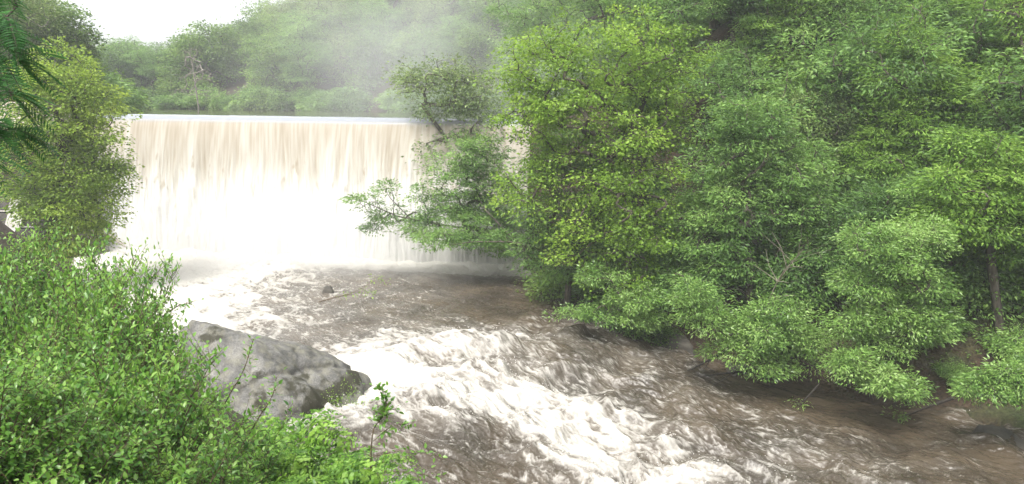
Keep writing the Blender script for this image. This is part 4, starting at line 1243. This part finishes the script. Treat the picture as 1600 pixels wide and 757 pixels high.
shoot("thin dark shoot bending right in front of the boulder's lower middle", [(365, 730), (400, 660), (425, 620), (432, 590)], 803, 7.4, start=.25, gap=.075)
shoot("leafy shoot leaning out over the white foam from the top of the near bank", [(235, 540), (250, 500), (275, 480), (300, 472)], 805, 9.6, start=.3, gap=.06)
shoot("upright leafy shoot over the white foam, left of the leaning one", [(175, 500), (183, 450), (190, 405)], 806, 10.0, start=.3, gap=.06)
# low plants growing on the boulder's right flank
rg = np.random.default_rng(12)
rt = thing('cushion_plant', "tuft of small green plants growing on the right flank of the boulder", 'plant', tuple(at(515, 640, 21.6)))
T = rg.normal(0, 1, (40, 3)) * np.array([.5, .25, .35]); V, Q, _ = foliage(rg, T, unit(T + [0, -.3, .5]), 40, 'alder', .06, .16, .7, .5)
link('leaves', mesh_np('leaves', V, Q), M['alder'], rt)

# mimosa hanging in from the left
Y_ = 4.2
rg = np.random.default_rng(31)
b0 = np.array([-4.6, 4.0, 0]); b0[2] = ground_z(b0[0], b0[1])
rt = thing('mimosa_tree', "dark green mimosa hanging its feathery fronds into the picture at the top left", 'tree', b0)
trk = [np.zeros(3) - [0, 0, .2], np.array([.05, 0, 1.2]), np.array([.15, .1, 2.6]), np.array([.2, .1, 4.2])]
tg = []
for px in (-65, -35, -8, 16, -50):
    for py in (-30, 40, 90, 140, 190, 240):
        if py > 200 and px > -40: continue
        tg.append(at(px + rg.uniform(-15, 15) - (8 if py > 200 or py < 60 else 0), py + rg.uniform(-15, 15), Y_ + rg.uniform(-.5, .7)) - b0)
tg = np.array(tg)
w_, dr, _ = grow(rg, trk, tg, .003, .06, up=.4)
P, D, Nn, L = [], [], [], []
for t_, d_ in zip(tg, dr):
    for k in range(9):                       # compound leaves round each twig end
        ax = unit(d_ * np.array([1, 1, .3]) + rg.normal(0, .6, 3) + np.array([.25, 0, -.5])); ln = rg.uniform(.16, .28)
        rt_ = t_ + ax * np.linspace(0, 1, 8)[:, None] * ln - np.array([0, 0, 1]) * (np.linspace(0, 1, 8) ** 2 * ln * .35)[:, None]
        w_.append((rt_, np.linspace(.002, .001, 8)))
        up_ = unit(np.array([0, 0, 1.0]) + rg.normal(0, .35, 3)); sd_ = unit(np.cross(ax, up_))
        for u_ in np.linspace(.12, 1, 14):
            i = min(int(u_ * 7), 6); p = rt_[i] + (rt_[i + 1] - rt_[i]) * (u_ * 7 - i)
            for s_ in (-1, 1):
                P.append(p); D.append(unit(sd_ * s_ + ax * .35)); Nn.append(up_ + rg.normal(0, .15, 3)); L.append(.06 * math.sin(math.pi * (.2 + .7 * (1 - u_))) + .012)
link('trunk', mesh_np('trunk', *tubes(w_, 6), smooth=True), M['bark'], rt)
L = np.array(L); V, Q = leaves(np.array(P), np.array(D), np.array(Nn), L, .011, droop=.12, fold=.05)
link('crown', mesh_np('crown', V, Q), M['frond'], rt)

# ------------------------------------------------------------------ air and spray
def volume_mat(name, dens, col=(.9, .93, .95), aniso=.2):
    m = bpy.data.materials.new(name); m.use_nodes = True
    n, l = m.node_tree.nodes, m.node_tree.links
    n.remove(n["Principled BSDF"])
    v = n.new("ShaderNodeVolumePrincipled"); v.inputs['Color'].default_value = (*col, 1); v.inputs['Density'].default_value = dens
    v.inputs['Anisotropy'].default_value = aniso
    l.new(v.outputs[0], n["Material Output"].inputs['Volume'])
    return m, n, l, v
hm, *_ = volume_mat("haze_air", .0011)
v_, f_ = box_np((0, 75, 40), (700, 640, 130))
hz = link('haze', mesh_np('haze', v_, f_), hm); hz['kind'] = 'stuff'

def spray(name, c, rad, dens, seed, scale):
    m, n, l, v = volume_mat("spray_air", 1.0, (.95, .96, .97), .1)
    tc = n.new("ShaderNodeTexCoord")
    ln = n.new("ShaderNodeVectorMath"); ln.operation = 'LENGTH'
    l.new(tc.outputs['Object'], ln.inputs[0])
    fo = n.new("ShaderNodeMapRange"); fo.interpolation_type = 'SMOOTHSTEP'; fo.inputs[1].default_value = 1.0; fo.inputs[2].default_value = .1; fo.inputs[3].default_value = 0; fo.inputs[4].default_value = 1
    l.new(ln.outputs['Value'], fo.inputs[0])
    mp = n.new("ShaderNodeMapping"); mp.inputs['Location'].default_value = (seed, seed * 2, 0); mp.inputs['Scale'].default_value = scale
    l.new(tc.outputs['Object'], mp.inputs['Vector'])
    nz = n.new("ShaderNodeTexNoise"); nz.inputs['Scale'].default_value = 1.0; nz.inputs['Detail'].default_value = 2
    l.new(mp.outputs[0], nz.inputs['Vector'])
    nr = n.new("ShaderNodeMapRange"); nr.inputs[1].default_value = .35; nr.inputs[2].default_value = .65; nr.inputs[3].default_value = .25; nr.inputs[4].default_value = 1
    l.new(nz.outputs[0], nr.inputs[0])
    m1 = n.new("ShaderNodeMath"); m1.operation = 'MULTIPLY'; l.new(fo.outputs[0], m1.inputs[0]); l.new(nr.outputs[0], m1.inputs[1])
    m2 = n.new("ShaderNodeMath"); m2.operation = 'MULTIPLY'; m2.inputs[1].default_value = dens; l.new(m1.outputs[0], m2.inputs[0])
    l.new(m2.outputs[0], v.inputs['Density'])
    import bmesh
    bm = bmesh.new(); bmesh.ops.create_icosphere(bm, subdivisions=4, radius=1.0)
    me = bpy.data.meshes.new(name); bm.to_mesh(me); bm.free()
    o = link(name, me, m); o.location = c; o.scale = rad; o.rotation_euler = (0, 0, rz_w); o['kind'] = 'stuff'
    return o
spray('spray_mist', (-12.5, 41.8, 1.4), (16, 5.0, 5.0), .2, 3, (4, 1.5, 1.2))
spray('spray_mist', (-5.5, 47.0, 11.0), (16, 8.0, 11), .06, 8, (2.5, 1.5, 1.5))
cy.volume_max_steps = 96

# drops thrown up along the breaking crests
rg = np.random.default_rng(5)
w_ = (foam > .45) * rap * np.clip(crest - .02, 0, 1) ** 1.2 * turb
idx = rg.choice(len(WX), 2600, p=w_ / w_.sum())
P = np.stack([WX[idx], WY[idx], Z[idx]], 1) + np.stack([rg.normal(0, .09, 2600), rg.normal(0, .09, 2600), rg.exponential(.09, 2600)], 1)
r_ = rg.uniform(.006, .022, 2600)[:, None, None]
oc = np.array([(1, 0, 0), (0, 1, 0), (-1, 0, 0), (0, -1, 0), (0, 0, 1), (0, 0, -1)], float)[None] * rg.uniform(.6, 1.5, (2600, 1, 3))
of = np.array([(0, 1, 4), (1, 2, 4), (2, 3, 4), (3, 0, 4), (1, 0, 5), (2, 1, 5), (3, 2, 5), (0, 3, 5)])
V = (P[:, None] + oc * r_).reshape(-1, 3)
T = ((np.arange(2600) * 6)[:, None, None] + of[None]).reshape(-1, 3)
m, n, l, b = new_mat("water_drops"); b.inputs['Base Color'].default_value = (.5, .48, .45, 1); b.inputs['Roughness'].default_value = .3
o = structure("splash_drops", mesh_np("splash_drops", V, None, T, smooth=True), m, 'stuff')
